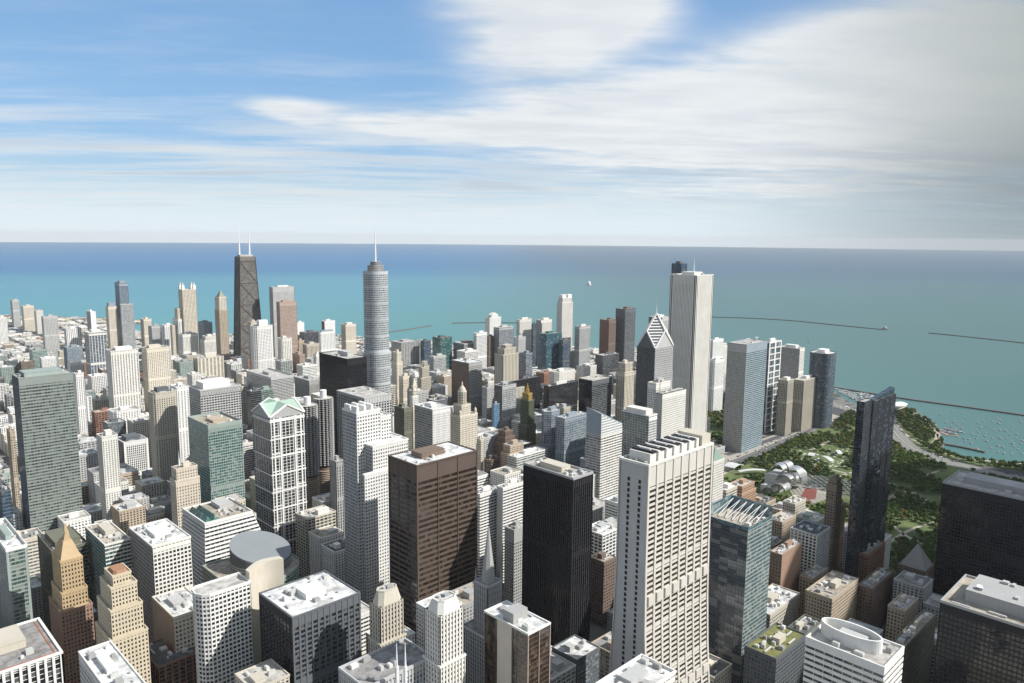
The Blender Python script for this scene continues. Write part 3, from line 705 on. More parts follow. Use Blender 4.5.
def four_turrets():
    b = Bld_at(182, 290, 178.5, 196, 246, 'turret_tower', 'tall pale tower crowned by four corner lanterns near the lake', 'the four-turreted pale tower')
    w, d = b.w, b.d; st = sty('ribs', 'cream', 'grey', bay=4, pw=.5, sh=.4)
    b.tier(rect(0, 0, w, d), 0, 246, st, roof='grey')
    for fx in (0, 1):
        for fy in (0, 1):
            cx, cy = 4 + fx * (w - 8), 4 + fy * (d - 8); m = MB(); m.box(cx - 4, cy - 4, 246, cx + 4, cy + 4, 259); t_ = m.build('corner_lantern', W_('white'), b.e)
            m = MB(); m.frustum(rect(cx - 3, cy - 3, cx + 3, cy + 3), 259, rect(cx - .3, cy - .3, cx + .3, cy + .3), 269); m.build('lantern_roof', W_('lgrey'), t_)
    b.tier(rect(-14, 8, -.4, d), 0, 190, st, roof='grey'); b.tier(rect(-30, 14, -14.4, d), 0, 140, st, roof='grey')
    b.done()
def Bld_at(xn, yn, xl, xr, H, name, label, short, cat='building'):
    x, y, w, d = spot(xn, yn, xl, xr, H); take(x, y, w, d); b = Bld(name, label, (x, y, 0), cat); b.w, b.d, b.x, b.y, b.H = w, d, x, y, H
    HEROES.append(((xl + xr) / 2, yn + 10, short)); return b
four_turrets()
def park_tower():
    b = Bld_at(218.5, 297.5, 214.2, 227, 236, 'pyramid_roof_tower', 'slender tan tower with a small green pyramid roof left of the black tapering one', 'the slender tan pyramid-roof tower'); w, d = b.w, b.d
    b.tier(rect(0, 0, w, d), 0, 200, sty('hotel', 'tan', 'grey', bay=4, wall_=0), roof='tan'); b.tier(rect(1.5, 1.5, w - 1.5, d - 1.5), 200.5, 236, sty('hotel', 'cream', 'grey', bay=4), roof='tan')
    m = MB(); m.frustum(rect(w * .15, d * .15, w * .85, d * .85), 236.5, rect(w * .46, d * .46, w * .54, d * .54), 255); m.build('pyramid_roof', wall_mat((.24, .27, .22)), b.e); b.done()
park_tower()
S('apartment_tower', 'blue-grey slab between the white panelled tower and the slender tan tower', 'the blue-grey slab', 203.5, 323, 197.5, 212, 138, sty('hotel', 'bluegrey', 'lblue'), units=1)
S('apartment_tower', 'cream stepped block in front of the blue-grey slab', 'the cream stepped block', 204, 337, 200, 219, 112, sty('hotel', 'offwhite', 'grey'), tiers=[(.9, .12)], units=1)
S('apartment_tower', 'wide cream block with a bowed glass front below the slender tan tower', 'the wide cream block with bowed glass', 197.5, 359, 193.5, 223.5, 98, sty('stripes', 'cream', 'pale', bay=9, pw=.45), units=3, ph=.4)
S('apartment_tower', 'small green-grey tower tucked left of the bowed-glass cream block', 'the small green-grey tower', 179.5, 363, 175, 193, 92, sty('hotel', 'greygreen', 'green'), units=1)
b = S('round_corner_tower', 'bright white ribbed tower with a rounded stepped top in front of the black tapering one', 'the bright white rounded tower', 254.5, 327, 249, 273.5, 178, sty('ribs', 'white', 'grey', bay=4, pw=.5, sh=.45), cham_=7, ph=.45, phh=14, phw='white', units=0)
S('apartment_tower', 'narrow beige tower squeezed behind the bright white rounded tower', 'the narrow beige tower', 250.8, 322, 248.4, 258, 160, sty('hotel', 'lime', 'grey'), units=0)
S('pale_slab_tower', 'tall light grey marble tower with roof boxes, right of the black tapering one', 'the tall light grey marble tower', 272.5, 287.5, 269.3, 294, 252, sty('ribs', 'lgrey', 'grey', bay=4, pw=.6, sh=.5), cap=14, ph=.5, phh=4, phw='white', units=2)
S('pink_granite_tower', 'pinkish granite tower standing in front of the light grey marble tower', 'the pinkish granite tower', 279.5, 302.5, 276.5, 296.5, 228, sty('punched', 'pink', 'grey', bay=3.4), units=1, ph=.4, par=1.2)
S('apartment_tower', 'grey and cream twin-faced tower at the foot of the pinkish granite tower', 'the grey and cream tower', 281.5, 339, 277, 292, 138, sty('stripes', 'offwhite', 'grey', bay=5), units=1, cham_=3)
S('hotel_block', 'small pure white block right beside the pinkish granite tower', 'the small white block', 297, 323, 295, 304, 118, sty('blank', 'white'), west=sty('hotel', 'lgrey', 'grey'), units=0, roof='white')
S('office_block', 'tall white block with a blank wall by the lake, left of the black box tower', 'the tall white blank-walled block', 324.5, 321.5, 321.7, 335, 140, sty('hotel', 'white', 'grey', pw=.7), units=0, west=sty('hotel', 'brown', 'grey'))
S('office_block', 'white block with a pale blue vaulted roof below the white blank-walled one', 'the white block with a blue vault', 320.5, 332.5, 318.5, 335, 108, sty('hotel', 'white', 'lblue', bay=5), ph=.8, phh=5, phw='bluegrey', units=0)
S('apartment_tower', 'cream tower with a pale top box standing alone between the black box and silver towers', 'the lone cream tower', 345.5, 325, 341.2, 356, 120, sty('hotel', 'cream', 'grey'), units=0, ph=.5, phw='offwhite')
S('hotel_tower', 'tan slab with vertical lines left of the black box tower', 'the tan vertical-lined slab', 306.5, 345, 303, 319.5, 108, sty('ribs', 'lime', 'dark', bay=4), units=1)
S('hotel_tower', 'narrow tan block at the corner of the pinkish granite tower', 'the narrow tan block', 298.5, 341, 296, 304, 112, sty('hotel', 'tan', 'grey'), units=0)
S('brick_tower', 'brownish brick tower with a flat top in front of the tan vertical-lined slab', 'the brownish brick tower', 299.5, 355, 292.5, 305, 92, sty('punched', 'pink', 'dark'), units=1, ph=.4)
S('dark_block', 'low dark glass block seen between white towers near the lake', 'the low dark glass block', 304, 333, 299.5, 319, 88, sty('glassband', 'slate', 'dark'), units=0)
S('hotel_tower', 'pale cream tower just left of the black box tower', 'the pale cream tower by the black box', 316, 354.5, 313.6, 321, 112, sty('hotel', 'offwhite', 'grey'), units=0)
# ---- river north mid ground
S('glass_slab', 'large pale green glass slab with long horizontal window bands at the left', 'the large pale green glass slab', 18.6, 379, 11.7, 72.8, 239, sty('glassband', wall_mat((.245, .275, .255)), glass_mat((.035, .045, .042), .45, (3.2, 3.2, 3.9), bc=(.24, .30, .27)), bay=3.2, fh=3.9, sh=.50, pw=.10), roof='light', ph=.7, phh=5, phw='greygreen', units=4, cap=9, west=sty('curtain', 'slate', 'blue', bay=3))
S('apartment_tower', 'slim white tower peeking over the right corner of the pale green slab', 'the slim white tower', 75.5, 374, 73.5, 83.7, 142, sty('stripes', 'white', 'grey', bay=4), units=0)
S('apartment_tower', 'white framed tower with a turquoise glass centre beside the pale green slab', 'the turquoise-centred white tower', 79.5, 398, 74, 91.5, 82, sty('stripes', 'white', 'teal', bay=8, pw=.4), units=2)
S('residential_tower', 'beige banded slim tower hiding at the left edge behind the green slab', 'the beige slim tower at the left edge', 9.8, 432, 6.5, 14.5, 150, sty('punched', 'tan', 'grey'), units=0)
b = S('concrete_slab_tower', 'slender off-white concrete slab in two offset halves, in front of a white grid block', 'the slender off-white two-part slab', 101.5, 437.5, 91.0, 117.5, 138, sty('hotel', 'offwhite', 'grey', bay=3.4, pw=.55), par=1.0, ph=.4, phh=6, phw='offwhite', units=2, maxD=22)
S('residential_block', 'broad white grid block with scalloped bays, mid height', 'the broad white scalloped block', 114, 413, 107.5, 141.3, 78, sty('hotel', 'white', 'grey', bay=5), roof='light', cham_=5, units=5, ph=.3)
S('office_block', 'dark cube with a white ribbed front panel below the scalloped block', 'the dark cube with ribbed front', 124, 443, 115.5, 147.5, 62, sty('ribs', 'white', 'black', bay=3.2, pw=.35, cw=3), west=sty('glassband', 'slate', 'dark'), roof='grey', ph=.6, phh=6, phw='slate', units=3, cap=6)
S('residential_tower', 'tall beige tower in vertical bays with its lower half in shadow', 'the tall beige vertical-bay tower', 153.5, 394, 147.3, 176.5, 172, sty('stripes', 'lime', 'dark', bay=3.6, pw=.5, sh=.5), ph=.5, phh=6, phw='slate', units=4, cham_=3)
S('white_tower', 'plain white tower rising directly behind the tall beige vertical-bay one', 'the plain white tower', 176.5, 388, 170, 189, 150, sty('hotel', 'white', 'lblue', bay=6, pw=.6), units=2, roof='white')
S('patterned_office_tower', 'dark office tower with staggered white window bands and white plant room', 'the staggered white-banded office tower', 200, 391, 189, 240.5, 183, sty('glassband', 'lgrey', 'dark', bay=4, sh=.42, pw=.25, sp=.2, pp=.25), roof='light', ph=.66, phh=9, phw='white', units=3)
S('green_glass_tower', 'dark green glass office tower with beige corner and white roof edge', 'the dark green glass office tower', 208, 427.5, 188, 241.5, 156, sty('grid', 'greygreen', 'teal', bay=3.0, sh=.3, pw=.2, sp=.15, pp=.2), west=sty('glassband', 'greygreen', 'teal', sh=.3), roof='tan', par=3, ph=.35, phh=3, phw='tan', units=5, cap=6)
S('dark_office_slab', 'narrow black slab between the staggered-band tower and the banded hotel', 'the narrow black slab', 250.5, 392, 246.5, 261, 128, sty('glassband', 'slate', 'black'), units=1)
S('banded_hotel', 'wide grey hotel with horizontal bands and a flat overhanging roof', 'the wide grey banded hotel', 271, 379, 246.5, 293.5, 120, sty('bands', 'lgrey', 'dark', fh=3.2, sh=.55), roof='light', par=3, units=2, ph=.25, maxW=120, maxD=120)
S('glass_block', 'green tinted glass block under the grey banded hotel', 'the green tinted glass block', 258, 391, 253, 274, 105, sty('curtain', 'greygreen', 'green', bay=3), units=2)
S('concrete_hotel', 'grey ribbed box hotel left of the black box tower', 'the grey ribbed box hotel', 309, 381, 295, 319, 108, sty('ribs', 'mgrey', 'grey', bay=3), units=1, roof='light', cap=9)
S('black_box_tower', 'black steel and glass box skyscraper just left of the rounded silver tower', 'the black box tower', 347.2, 359.5, 319.3, 366.3, 212, sty('curtain', 'black', 'black', bay=1.6, sh=.30, pw=.16, sp=.08, pp=.25, mech=((.955, 1.0),)), roof='light', ph=.35, phh=7, phw='lgrey', units=3, cap=8)
def gable_tower():
    b = Bld_at(270, 419, 252.8, 303.3, 193, 'gabled_tower', 'tall tower framed in white grids with green pediment roofs', 'the white-gridded tower with green gables', 'skyscraper'); w, d = b.w, b.d
    st = sty('biggrid', 'white', 'dark', bay=w / 9, fh=3.9, sh=.10, pw=.14, sp=.3, pp=.5)
    b.tier(rect(0, 0, w, d), 0, 193, st, edges={3: dict(st, wall='mgrey', bay=d / 7), 1: dict(st, wall='mgrey', bay=d / 7)}, roof=None)
    fr = b.part('stone_frame', W_('white'))
    for z in list(range(12, 193, 22)) + [190]: fr.box(-1.0, -1.25, z, w + 1.0, -.4, z + 1.7); fr.box(-1.0, -.4, z, -.55, d, z + 1.2)
    for z in list(range(22, 193, 22)):
        for (a, c) in ((0, .28), (.72, 1)): fr.box(w * a, -1.1, z - 6, w * c, -.4, z - 4.6)
    for fx in (0, .1, .28, .72, .9, 1): fr.box(w * fx - .9 * (fx > 0), -1.4, 0, w * fx + .9 * (fx < 1), -.35, 193)
    # pediments on all four sides, ridge cross
    g_ = MB(); zc, zr = 195, 208; cx, cy = w / 2, d / 2
    g_.quad((-1, -1, zc), (cx, -1, zr), (cx, cy, zr), (-1, cy, zc)) if False else None
    for (A, Bp, M_) in (((-1, -1), (w + 1, -1), (cx, -1)), ((w + 1, -1), (w + 1, d + 1), (w + 1, cy)), ((w + 1, d + 1), (-1, d + 1), (cx, d + 1)), ((-1, d + 1), (-1, -1), (-1, cy))):
        g_.tri((A[0], A[1], zc), (M_[0], M_[1], zr), (cx, cy, zr)); g_.tri((M_[0], M_[1], zr), (Bp[0], Bp[1], zc), (cx, cy, zr))
    g_.build('green_roof', wall_mat((.34, .46, .38), .6), b.e)
    p_ = MB()
    for (A, Bp, M_) in (((-.9, -.9), (w + .9, -.9), (cx, -.9)), ((w + .9, -.9), (w + .9, d + .9), (w + .9, cy)), ((w + .9, d + .9), (-.9, d + .9), (cx, d + .9)), ((-.9, d + .9), (-.9, -.9), (-.9, cy))):
        p_.tri((A[0], A[1], 193), (Bp[0], Bp[1], 193), (M_[0], M_[1], zr - .6))
        for q in ((A, M_), (M_, Bp)):
            fr.beam((q[0][0] * 1.0, q[0][1], zc if q[0] is A else zr), (q[1][0], q[1][1], zr if q[1] is M_ else zc), 2.0)
    p_.build('pediment', W_('mgrey'), b.e)
    b.done()
gable_tower()
def corncob(cx_px, y_px, r, name, label, short):
    p = ground(cx_px, y_px, 168); B = Bld(name, label, (p.x, p.y, 0), 'skyscraper', 'twin round towers with petal balconies'); take(p.x - r, p.y - r, 2 * r, 2 * r); HEROES.append((cx_px, y_px + 20, short))
    def petals(rr, amp, n=16, sub=6):
        o = []
        for k in range(n * sub):
            a = 2 * math.pi * k / (n * sub); o.append(((rr + amp * abs(math.sin(a * n / 2))) * math.cos(a), (rr + amp * abs(math.sin(a * n / 2))) * math.sin(a)))
        return o
    core = B.part('glazing', G_('dark')); core.frustum(ell(0, 0, r * .86, r * .86, 48), 62, ell(0, 0, r * .86, r * .86, 48), 166)
    slab = B.part('balcony_ring', W_('mgrey')); f = petals(r * .80, r * .20); fi = petals(r * .82, r * .06)
    for k in range(36): z = 64 + k * 2.85; slab.frustum(f, z, f, z + 1.25, True, False)
    ramp = B.part('parking_ramp', W_('tan'))
    for k in range(19): z = 2 + k * 2.9; ramp.frustum(ell(0, 0, r * .94, r * .94, 40), z, ell(0, 0, r * .94, r * .94, 40), z + 1.1)
    B.part('core', W_('brown')).frustum(ell(0, 0, r * .8, r * .8, 32), 0, ell(0, 0, r * .8, r * .8, 32), 60)
    B.part('roof', RF('light')).ngon([(x, y, 166.9) for x, y in f])
    cs = B.part('stair_core', W_('white')); cs.frustum(ell(0, 0, 5, 5, 20), 167, ell(0, 0, 5, 5, 20), 179)
    B.done()
corncob(323.2, 397, 15.2, 'round_tower', 'round petal-balconied tower standing in full view right of the green-gabled tower', 'the round petal-balconied tower')
corncob(307.2, 404, 15.2, 'round_tower', 'round petal-balconied tower half hidden behind the green-gabled tower', 'the half-hidden round tower')
b = S('granite_grid_tower', 'square grey granite tower with deep square windows and pale roof with dark slots', 'the square granite grid tower', 364, 398.5, 337.2, 391.5, 194, sty('grid', 'lgrey', 'black', bay=4.6, sh=.34, pw=.34, sp=.3, pp=.8), west=sty('ribs', 'mgrey', 'black', bay=4.6, pw=.2, sh=.2, pp=.8), roof='light', ph=.0, units=2, cap=3)
def white_steps():
    b = Bld_at(356.5, 414, 342.5, 380, 222, 'white_stepped_tower', 'bright white tower stepping down to the right in three masses', 'the bright white stepped tower', 'skyscraper'); w, d = b.w, b.d
    st = sty('punched', 'white', 'grey', bay=3.2, fh=3.9, sh=.5, pw=.42)
    wst = sty('grid', 'lgrey', 'lblue', bay=2.8, sh=.35, pw=.2)
    b.tier(rect(0, 0, w, d), 0, 222, st, edges={3: wst}, roof='white', par=2)
    for fx, fy in ((0, 0), (0, .5), (.3, 0), (.3, .5), (.6, 0), (.6, .5)):
        q = b.part('roof_fin', W_('white')); q.box(w * fx + 1, d * fy + 1, 222, w * fx + 4, d * fy + 12, 229)
    w2 = solve(Vector((b.x, b.y, 190)), 0, 396)
    b.tier(rect(w + .5, 4, w + .5 + w * .55, d), 0, 212, st, roof='white', par=1.5)
    b.tier(rect(w * .35, -14, w * 1.9, -.8), 0, 186, st, edges={3: wst}, roof='white', par=1.5)
    b.tier(rect(w * 1.56, -.5, w * 1.95, d * .8), 0, 186, st, roof='white', par=1.5)
    b.tier(rect(-3, -18, w * 1.0, -14.6), 0, 158, st, edges={3: wst}, roof='white', par=1.5)
    b.done(); take(b.x - 5, b.y - 20, w * 2, d + 20)
white_steps()
S('ribbed_office_block', 'grey ribbed office block between round tower and white stepped tower', 'the grey ribbed office block', 336, 462, 330, 343, 128, sty('ribs', 'mgrey', 'dark', bay=3, pw=.5), units=3, roof='light')
b = S('bronze_tower', 'rust-bronze steel tower with wide bays and white roof in the centre foreground', 'the rust-bronze steel tower', 417, 466.3, 389.4, 476.3, 198, sty('bands', 'bronze', 'brownish', bay=26, fh=5.3, sh=.42, pw=.035, sp=.35, pp=1.0), west=sty('bands', 'bronze', 'black', bay=16, fh=5.3, sh=.42, pw=.03, sp=.2, pp=.5), roof='white', ph=.38, phh=5, phw='brown', units=4, cap=16, cat='skyscraper')
S('white_marble_block', 'white marble office block with a blank west wall near the river', 'the white marble office block', 432.7, 410, 414.7, 449.8, 148, sty('finerib', 'white', 'grey', bay=2.4, pw=.6), west=sty('bands', 'mgrey', 'grey', fh=3.8), roof='white', units=3, ph=.3)
S('brown_grey_tower', 'flat brown-grey square tower with white roof behind the domed cream tower', 'the brown-grey square tower', 468.8, 363.5, 451.6, 482, 141, sty('punched', 'mgrey', 'dark', bay=3), west=sty('punched', 'brown', 'dark', bay=3, pw=.6), roof='white', ph=.2, units=3)
# ---- domed jewellers' tower
def dome_tower():
    b = Bld_at(460, 417, 449.5, 477.5, 122, 'domed_tower', 'ornate cream tower topped by a small dome on a slim turret', 'the ornate domed cream tower'); w, d = b.w, b.d
    st = sty('punched', 'cream', 'grey', bay=3.2, pw=.5); b.tier(rect(0, 0, w, d), 0, 122, st, roof='tan')
    cx, cy = w * .42, d * .5
    for x_ in (0, 1):
        for y_ in (0, 1): m = MB(); ax, ay = 2.5 + x_ * (w - 5), 2.5 + y_ * (d - 5); m.frustum(ell(ax, ay, 2, 2, 10), 122, ell(ax, ay, 2, 2, 10), 129); m.frustum(ell(ax, ay, 2.3, 2.3, 10), 129, ell(ax, ay, .2, .2, 10), 133); m.build('corner_turret', W_('cream'), b.e)
    b.tier(rect(cx - 10, cy - 10, cx + 10, cy + 10), 122.4, 139, sty('punched', 'cream', 'grey', bay=3), roof='tan')
    b.tier(ell(cx, cy, 6.6, 6.6, 16), 139.5, 160, sty('ribs', 'cream', 'dark', bay=2.4), roof='tan')
    m = MB(); pr = [(160.5, 6.2), (163, 6.0), (166, 4.8), (168.5, 2.8), (170, 1.4), (174, 1.2), (177, .2)]
    for (za, ra), (zb, rb) in zip(pr, pr[1:]): m.frustum(ell(cx, cy, ra, ra, 20), za, ell(cx, cy, rb, rb, 20), zb, False)
    m.build('dome', W_('lime'), b.e, smooth=True); b.done()
dome_tower()
def gothic(xn, yn, xl, xr, H, name, label, short, top=22, wall='lime'):
    b = Bld_at(xn, yn, xl, xr, H, name, label, short); w, d = b.w, b.d
    b.tier(rect(0, 0, w, d), 0, H * .82, sty('ribs', wall, 'dark', bay=2.6, pw=.5, sh=.4), roof='tan')
    b.tier(rect(w * .14, d * .14, w * .86, d * .86), H * .82 + .4, H, sty('ribs', wall, 'dark', bay=2.6, pw=.55, sh=.4), roof='tan')
    b.tier(cham(w * .26, d * .26, w * .74, d * .74, w * .12), H + .4, H + top * .55, sty('ribs', wall, 'dark', bay=2, pw=.55, sh=.4), roof='tan')
    m = MB()
    for k in range(8):
        a = 2 * math.pi * k / 8 + .39; px0, py0 = w / 2 + w * .36 * math.cos(a), d / 2 + d * .36 * math.sin(a); qx, qy = w / 2 + w * .24 * math.cos(a), d / 2 + d * .24 * math.sin(a)
        m.beam((px0, py0, H), (qx, qy, H + top * .5), .9); m.frustum(ell(px0, py0, .9, .9, 6), H - 4, ell(px0, py0, .1, .1, 6), H + 6)
    m.build('buttress_crown', W_(wall), b.e); b.done(); return b
gothic(421, 368, 417.5, 431, 128, 'gothic_tower', 'grey-beige gothic tower with buttressed crown right of the silver tower', 'the gothic buttressed tower')
def wrigley():
    b = Bld_at(412.5, 397, 410.4, 418.5, 90, 'clock_tower', 'slim cream clock tower with pointed top beside the gothic tower', 'the slim cream clock tower'); w, d = b.w, b.d
    b.tier(rect(0, 0, w, d), 0, 90, sty('punched', 'white', 'grey'), roof='tan'); b.tier(rect(w * .15, d * .15, w * .85, d * .85), 90.4, 112, sty('punched', 'cream', 'grey', fh=5), roof='tan')
    m = MB(); m.frustum(rect(w * .25, d * .25, w * .75, d * .75), 112.5, rect(w * .45, d * .45, w * .55, d * .55), 128); m.build('pointed_roof', W_('cream'), b.e)
    m = MB(); m.frustum([(w * .5 + 2.6 * math.cos(a), 0) for a in (0, 1)], 0, [(0, 0), (1, 0)], 1) if False else None
    for k in range(24):
        a0, a1 = 2 * math.pi * k / 24, 2 * math.pi * (k + 1) / 24; cz = 104; m.tri((w * .5, d * .15 - .5, cz), (w * .5 + 2.8 * math.cos(a0), d * .15 - .5, cz + 2.8 * math.sin(a0)), (w * .5 + 2.8 * math.cos(a1), d * .15 - .5, cz + 2.8 * math.sin(a1)))
    m.build('clock_face', W_('white'), b.e); b.done()
wrigley()
S('cream_slab', 'warm cream slab with rounded shoulders just right of the silver tower', 'the warm cream slab', 396.5, 353, 391.5, 402.5, 150, sty('hotel', 'cream', 'grey', pw=.6), tiers=[(.85, .1)], units=0)
S('cream_block', 'lower cream stone block in front of the slim clock tower', 'the lower cream stone block', 403, 377, 399, 412, 108, sty('punched', 'cream', 'grey'), units=2)
S('tan_office_tower', 'olive-tan office block with blank wall left of the white marble block', 'the olive-tan office block', 404, 409, 394.5, 412, 112, sty('punched', 'olive', 'dark'), units=2)
S('stone_sliver_tower', 'narrow bright stone tower squeezed against the white marble block', 'the narrow bright stone tower', 413, 407, 411.4, 415.5, 110, sty('punched', 'cream', 'grey'), units=0)
S('medical_block', 'wide flat grey hospital block near the lake right of the silver tower', 'the wide grey hospital block', 401, 343, 391.5, 418.5, 92, sty('ribs', 'mgrey', 'grey', bay=6), roof='light', units=2, ph=.4)
S('medical_block', 'long low grey block with white roof next to the wide hospital block', 'the long low grey block', 419.5, 342.5, 412, 428, 78, sty('ribs', 'mgrey', 'grey', bay=6), roof='white', units=2)
S('dark_glass_block', 'small dark blue block left of the emerald glass tower', 'the small dark blue block', 424, 341.5, 420.5, 431, 95, sty('curtain', 'slate', 'blue', bay=3), units=0)
S('emerald_tower', 'emerald green glass tower with a red-edged roof', 'the emerald glass tower', 440.5, 338.5, 432.4, 452, 125, sty('curtain', 'teal', 'teal', bay=4, sh=.2, pw=.1, gcell=(5, 5, 3.6)), roof='red', units=3, ph=.3)
S('aqua_glass_tower', 'pale blue patterned glass tower left of the brown-grey square tower', 'the pale blue patterned tower', 433.5, 357, 430, 446, 105, sty('grid', 'lgrey', 'lblue', bay=4, gcell=(4, 4, 3.6)), units=1, roof='light')
S('office_block', 'dark-topped block with a white roof slab behind the brown-grey tower', 'the dark-topped block', 464, 344, 453.5, 477.5, 108, sty('bands', 'mgrey', 'dark'), roof='white', units=3, ph=.5, phh=4, phw='brown')
S('office_block', 'lower white-roofed block just above the brown-grey square tower', 'the lower white-roofed block', 465, 352, 457, 478, 98, sty('bands', 'offwhite', 'grey'), roof='white', units=2)
S('icy_glass_tower', 'icy pale blue tower with a mottled surface right of the dark-topped block', 'the icy pale blue tower', 476.5, 333.5, 473.5, 487, 138, sty('curtain', 'white', 'lblue', bay=4, sh=.35, pw=.35), units=0, roof='light')
def gable_white():
    b = Bld_at(489.5, 318, 485.5, 501, 150, 'gabled_white_tower', 'white apartment tower with stepped gabled crown near the pier', 'the white gable-crowned tower'); w, d = b.w, b.d
    b.tier(rect(0, 0, w, d), 0, 150, sty('hotel', 'white', 'grey', pw=.6), roof='light')
    b.tier(rect(w * .2, d * .1, w * .8, d * .9), 150.4, 158, sty('hotel', 'white', 'grey', pw=.6), roof=None)
    m = MB(); m.frustum(rect(w * .2, d * .1, w * .8, d * .9), 158.1, rect(w * .48, d * .1, w * .52, d * .9), 166); m.build('gable_roof', W_('offwhite'), b.e); b.done()
gable_white()
S('blue_glass_tower', 'blue glass office tower with pale frame in front of the gable-crowned tower', 'the pale-framed blue glass tower', 499, 328, 494, 513.5, 145, sty('ribs', 'lgrey', 'blue', bay=5, pw=.2, sh=.2), units=1, roof='light')
S('dark_tower', 'dark narrow tower left of the tan ribbed crown tower', 'the dark narrow tower', 488.5, 337, 486, 495, 118, sty('hotel', 'brown', 'dark'), units=0)
S('pale_ribbed_tower', 'tall grey and white apartment tower behind the rounded grey one', 'the tall grey-white apartment tower', 519.5, 320, 516.8, 531.5, 158, sty('stripes', 'offwhite', 'grey', bay=4), units=1, ph=.5, phh=5)
S('blue_tower', 'deep blue slim tower between two pale apartment towers', 'the deep blue slim tower', 533.2, 324, 531.6, 537, 140, sty('curtain', 'slate', 'blue', bay=3), units=0)
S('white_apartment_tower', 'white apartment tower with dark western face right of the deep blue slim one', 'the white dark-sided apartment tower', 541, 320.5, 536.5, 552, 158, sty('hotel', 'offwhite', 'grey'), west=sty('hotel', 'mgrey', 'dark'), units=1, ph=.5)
S('rounded_grey_tower', 'pale grey tower with rounded corners in front of the grey-white apartment tower', 'the pale rounded-corner tower', 517, 338, 512.6, 527, 135, sty('stripes', 'lgrey', 'lblue', bay=4), cham_=6, units=1)
S('slate_tower', 'blue-slate tower with sloped-looking dark face right of the tan ribbed tower', 'the blue-slate tower', 526, 354, 518.5, 532.5, 128, sty('curtain', 'bluegrey', 'grey', bay=2.4, sh=.3), units=0, roof='slate')
def nbc():
    b = Bld_at(503, 352, 495, 518.5, 172, 'ribbed_stone_tower', 'tan stone tower with tall vertical ribs and stepped crown', 'the tan ribbed stone tower'); w, d = b.w, b.d
    st = sty('ribs', 'lime', 'dark', bay=4, pw=.66, sh=.3, pp=1.0)
    b.tier(rect(0, 0, w, d), 0, 165, st, roof='tan'); b.tier(rect(w * .12, d * .12, w * .88, d * .88), 165.4, 177, st, roof='tan'); b.tier(rect(w * .3, d * .3, w * .7, d * .7), 177.4, 184, st, roof='light')
    b.tier(rect(-4, -12, w + 6, -.5), 0, 92, st, roof='tan'); b.done()
nbc()
def crown_tower():
    b = Bld_at(562, 303, 557.2, 573, 218, 'crowned_tower', 'tallest cream apartment tower of the lakeside cluster with twin-topped crown', 'the tallest cream crowned tower', 'skyscraper'); w, d = b.w, b.d
    st = sty('stripes', 'offwhite', 'grey', bay=4.5); b.tier(rect(0, 0, w, d), 0, 218, st, roof='light')
    b.tier(rect(w * .08, d * .08, w * .92, d * .92), 218.4, 232, st, roof='light')
    for a, c in ((.08, .4), (.6, .92)): b.part('crown_block', W_('white')).box(w * a, d * .1, 232.5, w * c, d * .9, 242)
    b.tier(rect(-2, -14, w + 8, -.6), 0, 70, st, roof='light'); b.done()
crown_tower()
S('blue_glass_block', 'broad deep blue and teal glass tower in front of the cream crowned tower', 'the broad deep blue glass tower', 546.5, 334.5, 538.2, 562, 138, sty('curtain', 'teal', 'blue', bay=5, sh=.12, pw=.12, gcell=(5, 5, 3.6)), roof='grey', units=1, ph=.3)
S('blue_glass_block', 'lower dark teal glass wing at the foot of the cream crowned tower', 'the dark teal glass wing', 563, 340.5, 559, 570, 120, sty('curtain', 'slate', 'blue', bay=4, sh=.12, pw=.2), roof='light', units=1)
S('pale_glass_tower', 'pale blue-green glass tower right of the cream crowned tower', 'the pale blue-green glass tower', 579.5, 327, 575, 590.5, 150, sty('hotel', 'lgrey', 'lblue', bay=4, sh=.3, pw=.3), units=1, ph=.4, phw='offwhite')
S('hotel_block', 'wide cream hotel with rounded end in the middle of the cluster', 'the wide cream round-ended hotel', 557, 373, 547, 577, 92, sty('hotel', 'offwhite', 'grey', pw=.6), roof='light', cham_=8, units=3, ph=.25)
S('office_block', 'cream block pair left of the low dark dish-roof tower', 'the cream block pair', 584, 367.5, 576.5, 596.5, 92, sty('hotel', 'offwhite', 'grey'), roof='light', units=3)
S('brown_twin_tower', 'dark brown tower, shorter of the two brown towers by the pier', 'the shorter dark brown tower', 609, 320.5, 600, 616, 166, sty('hotel', 'brown', 'dark', pw=.5), west=sty('hotel', 'redbrown', 'dark', pw=.6), units=1, ph=.3, phw='brown')
S('black_lake_tower', 'black glass tower, taller of the two dark towers by the pier', 'the taller black lake tower', 625.2, 309.5, 615.5, 636, 197, sty('hotel', 'slate', 'grey', bay=4, pw=.4, sh=.3), west=sty('curtain', 'black', 'dark', bay=2), units=1, ph=.35, phw='brown', cham_=2)
S('hotel_block', 'small dark glass block below the two brown and black towers', 'the small dark glass block', 603, 356, 595.5, 619, 88, sty('glassband', 'slate', 'dark'), roof='light', units=3)
S('low_dark_block', 'broad black office slab just left of the gold-topped tower', 'the broad black office slab', 505, 383, 494.5, 543.5, 106, sty('curtain', 'dark', 'black', bay=2, sh=.3), roof='dark', units=5, ph=.3, phw='dark', maxW=110)
S('low_dark_block', 'black office slab between the gold-topped tower and the dish-roofed one', 'the right-hand black office slab', 549, 387, 543.8, 578, 100, sty('curtain', 'dark', 'black', bay=2, sh=.3), roof='slate', units=4, ph=.35, phw='offwhite', maxW=120)
S('dish_roof_tower', 'black tower with satellite dishes on its cream roof', 'the black dish-roofed tower', 592.3, 380.8, 579, 611.8, 128, sty('bands', 'slate', 'dark', sh=.4), west=sty('curtain', 'black', 'black'), roof='light', ph=.0, units=2, cap=9, parw='lime')
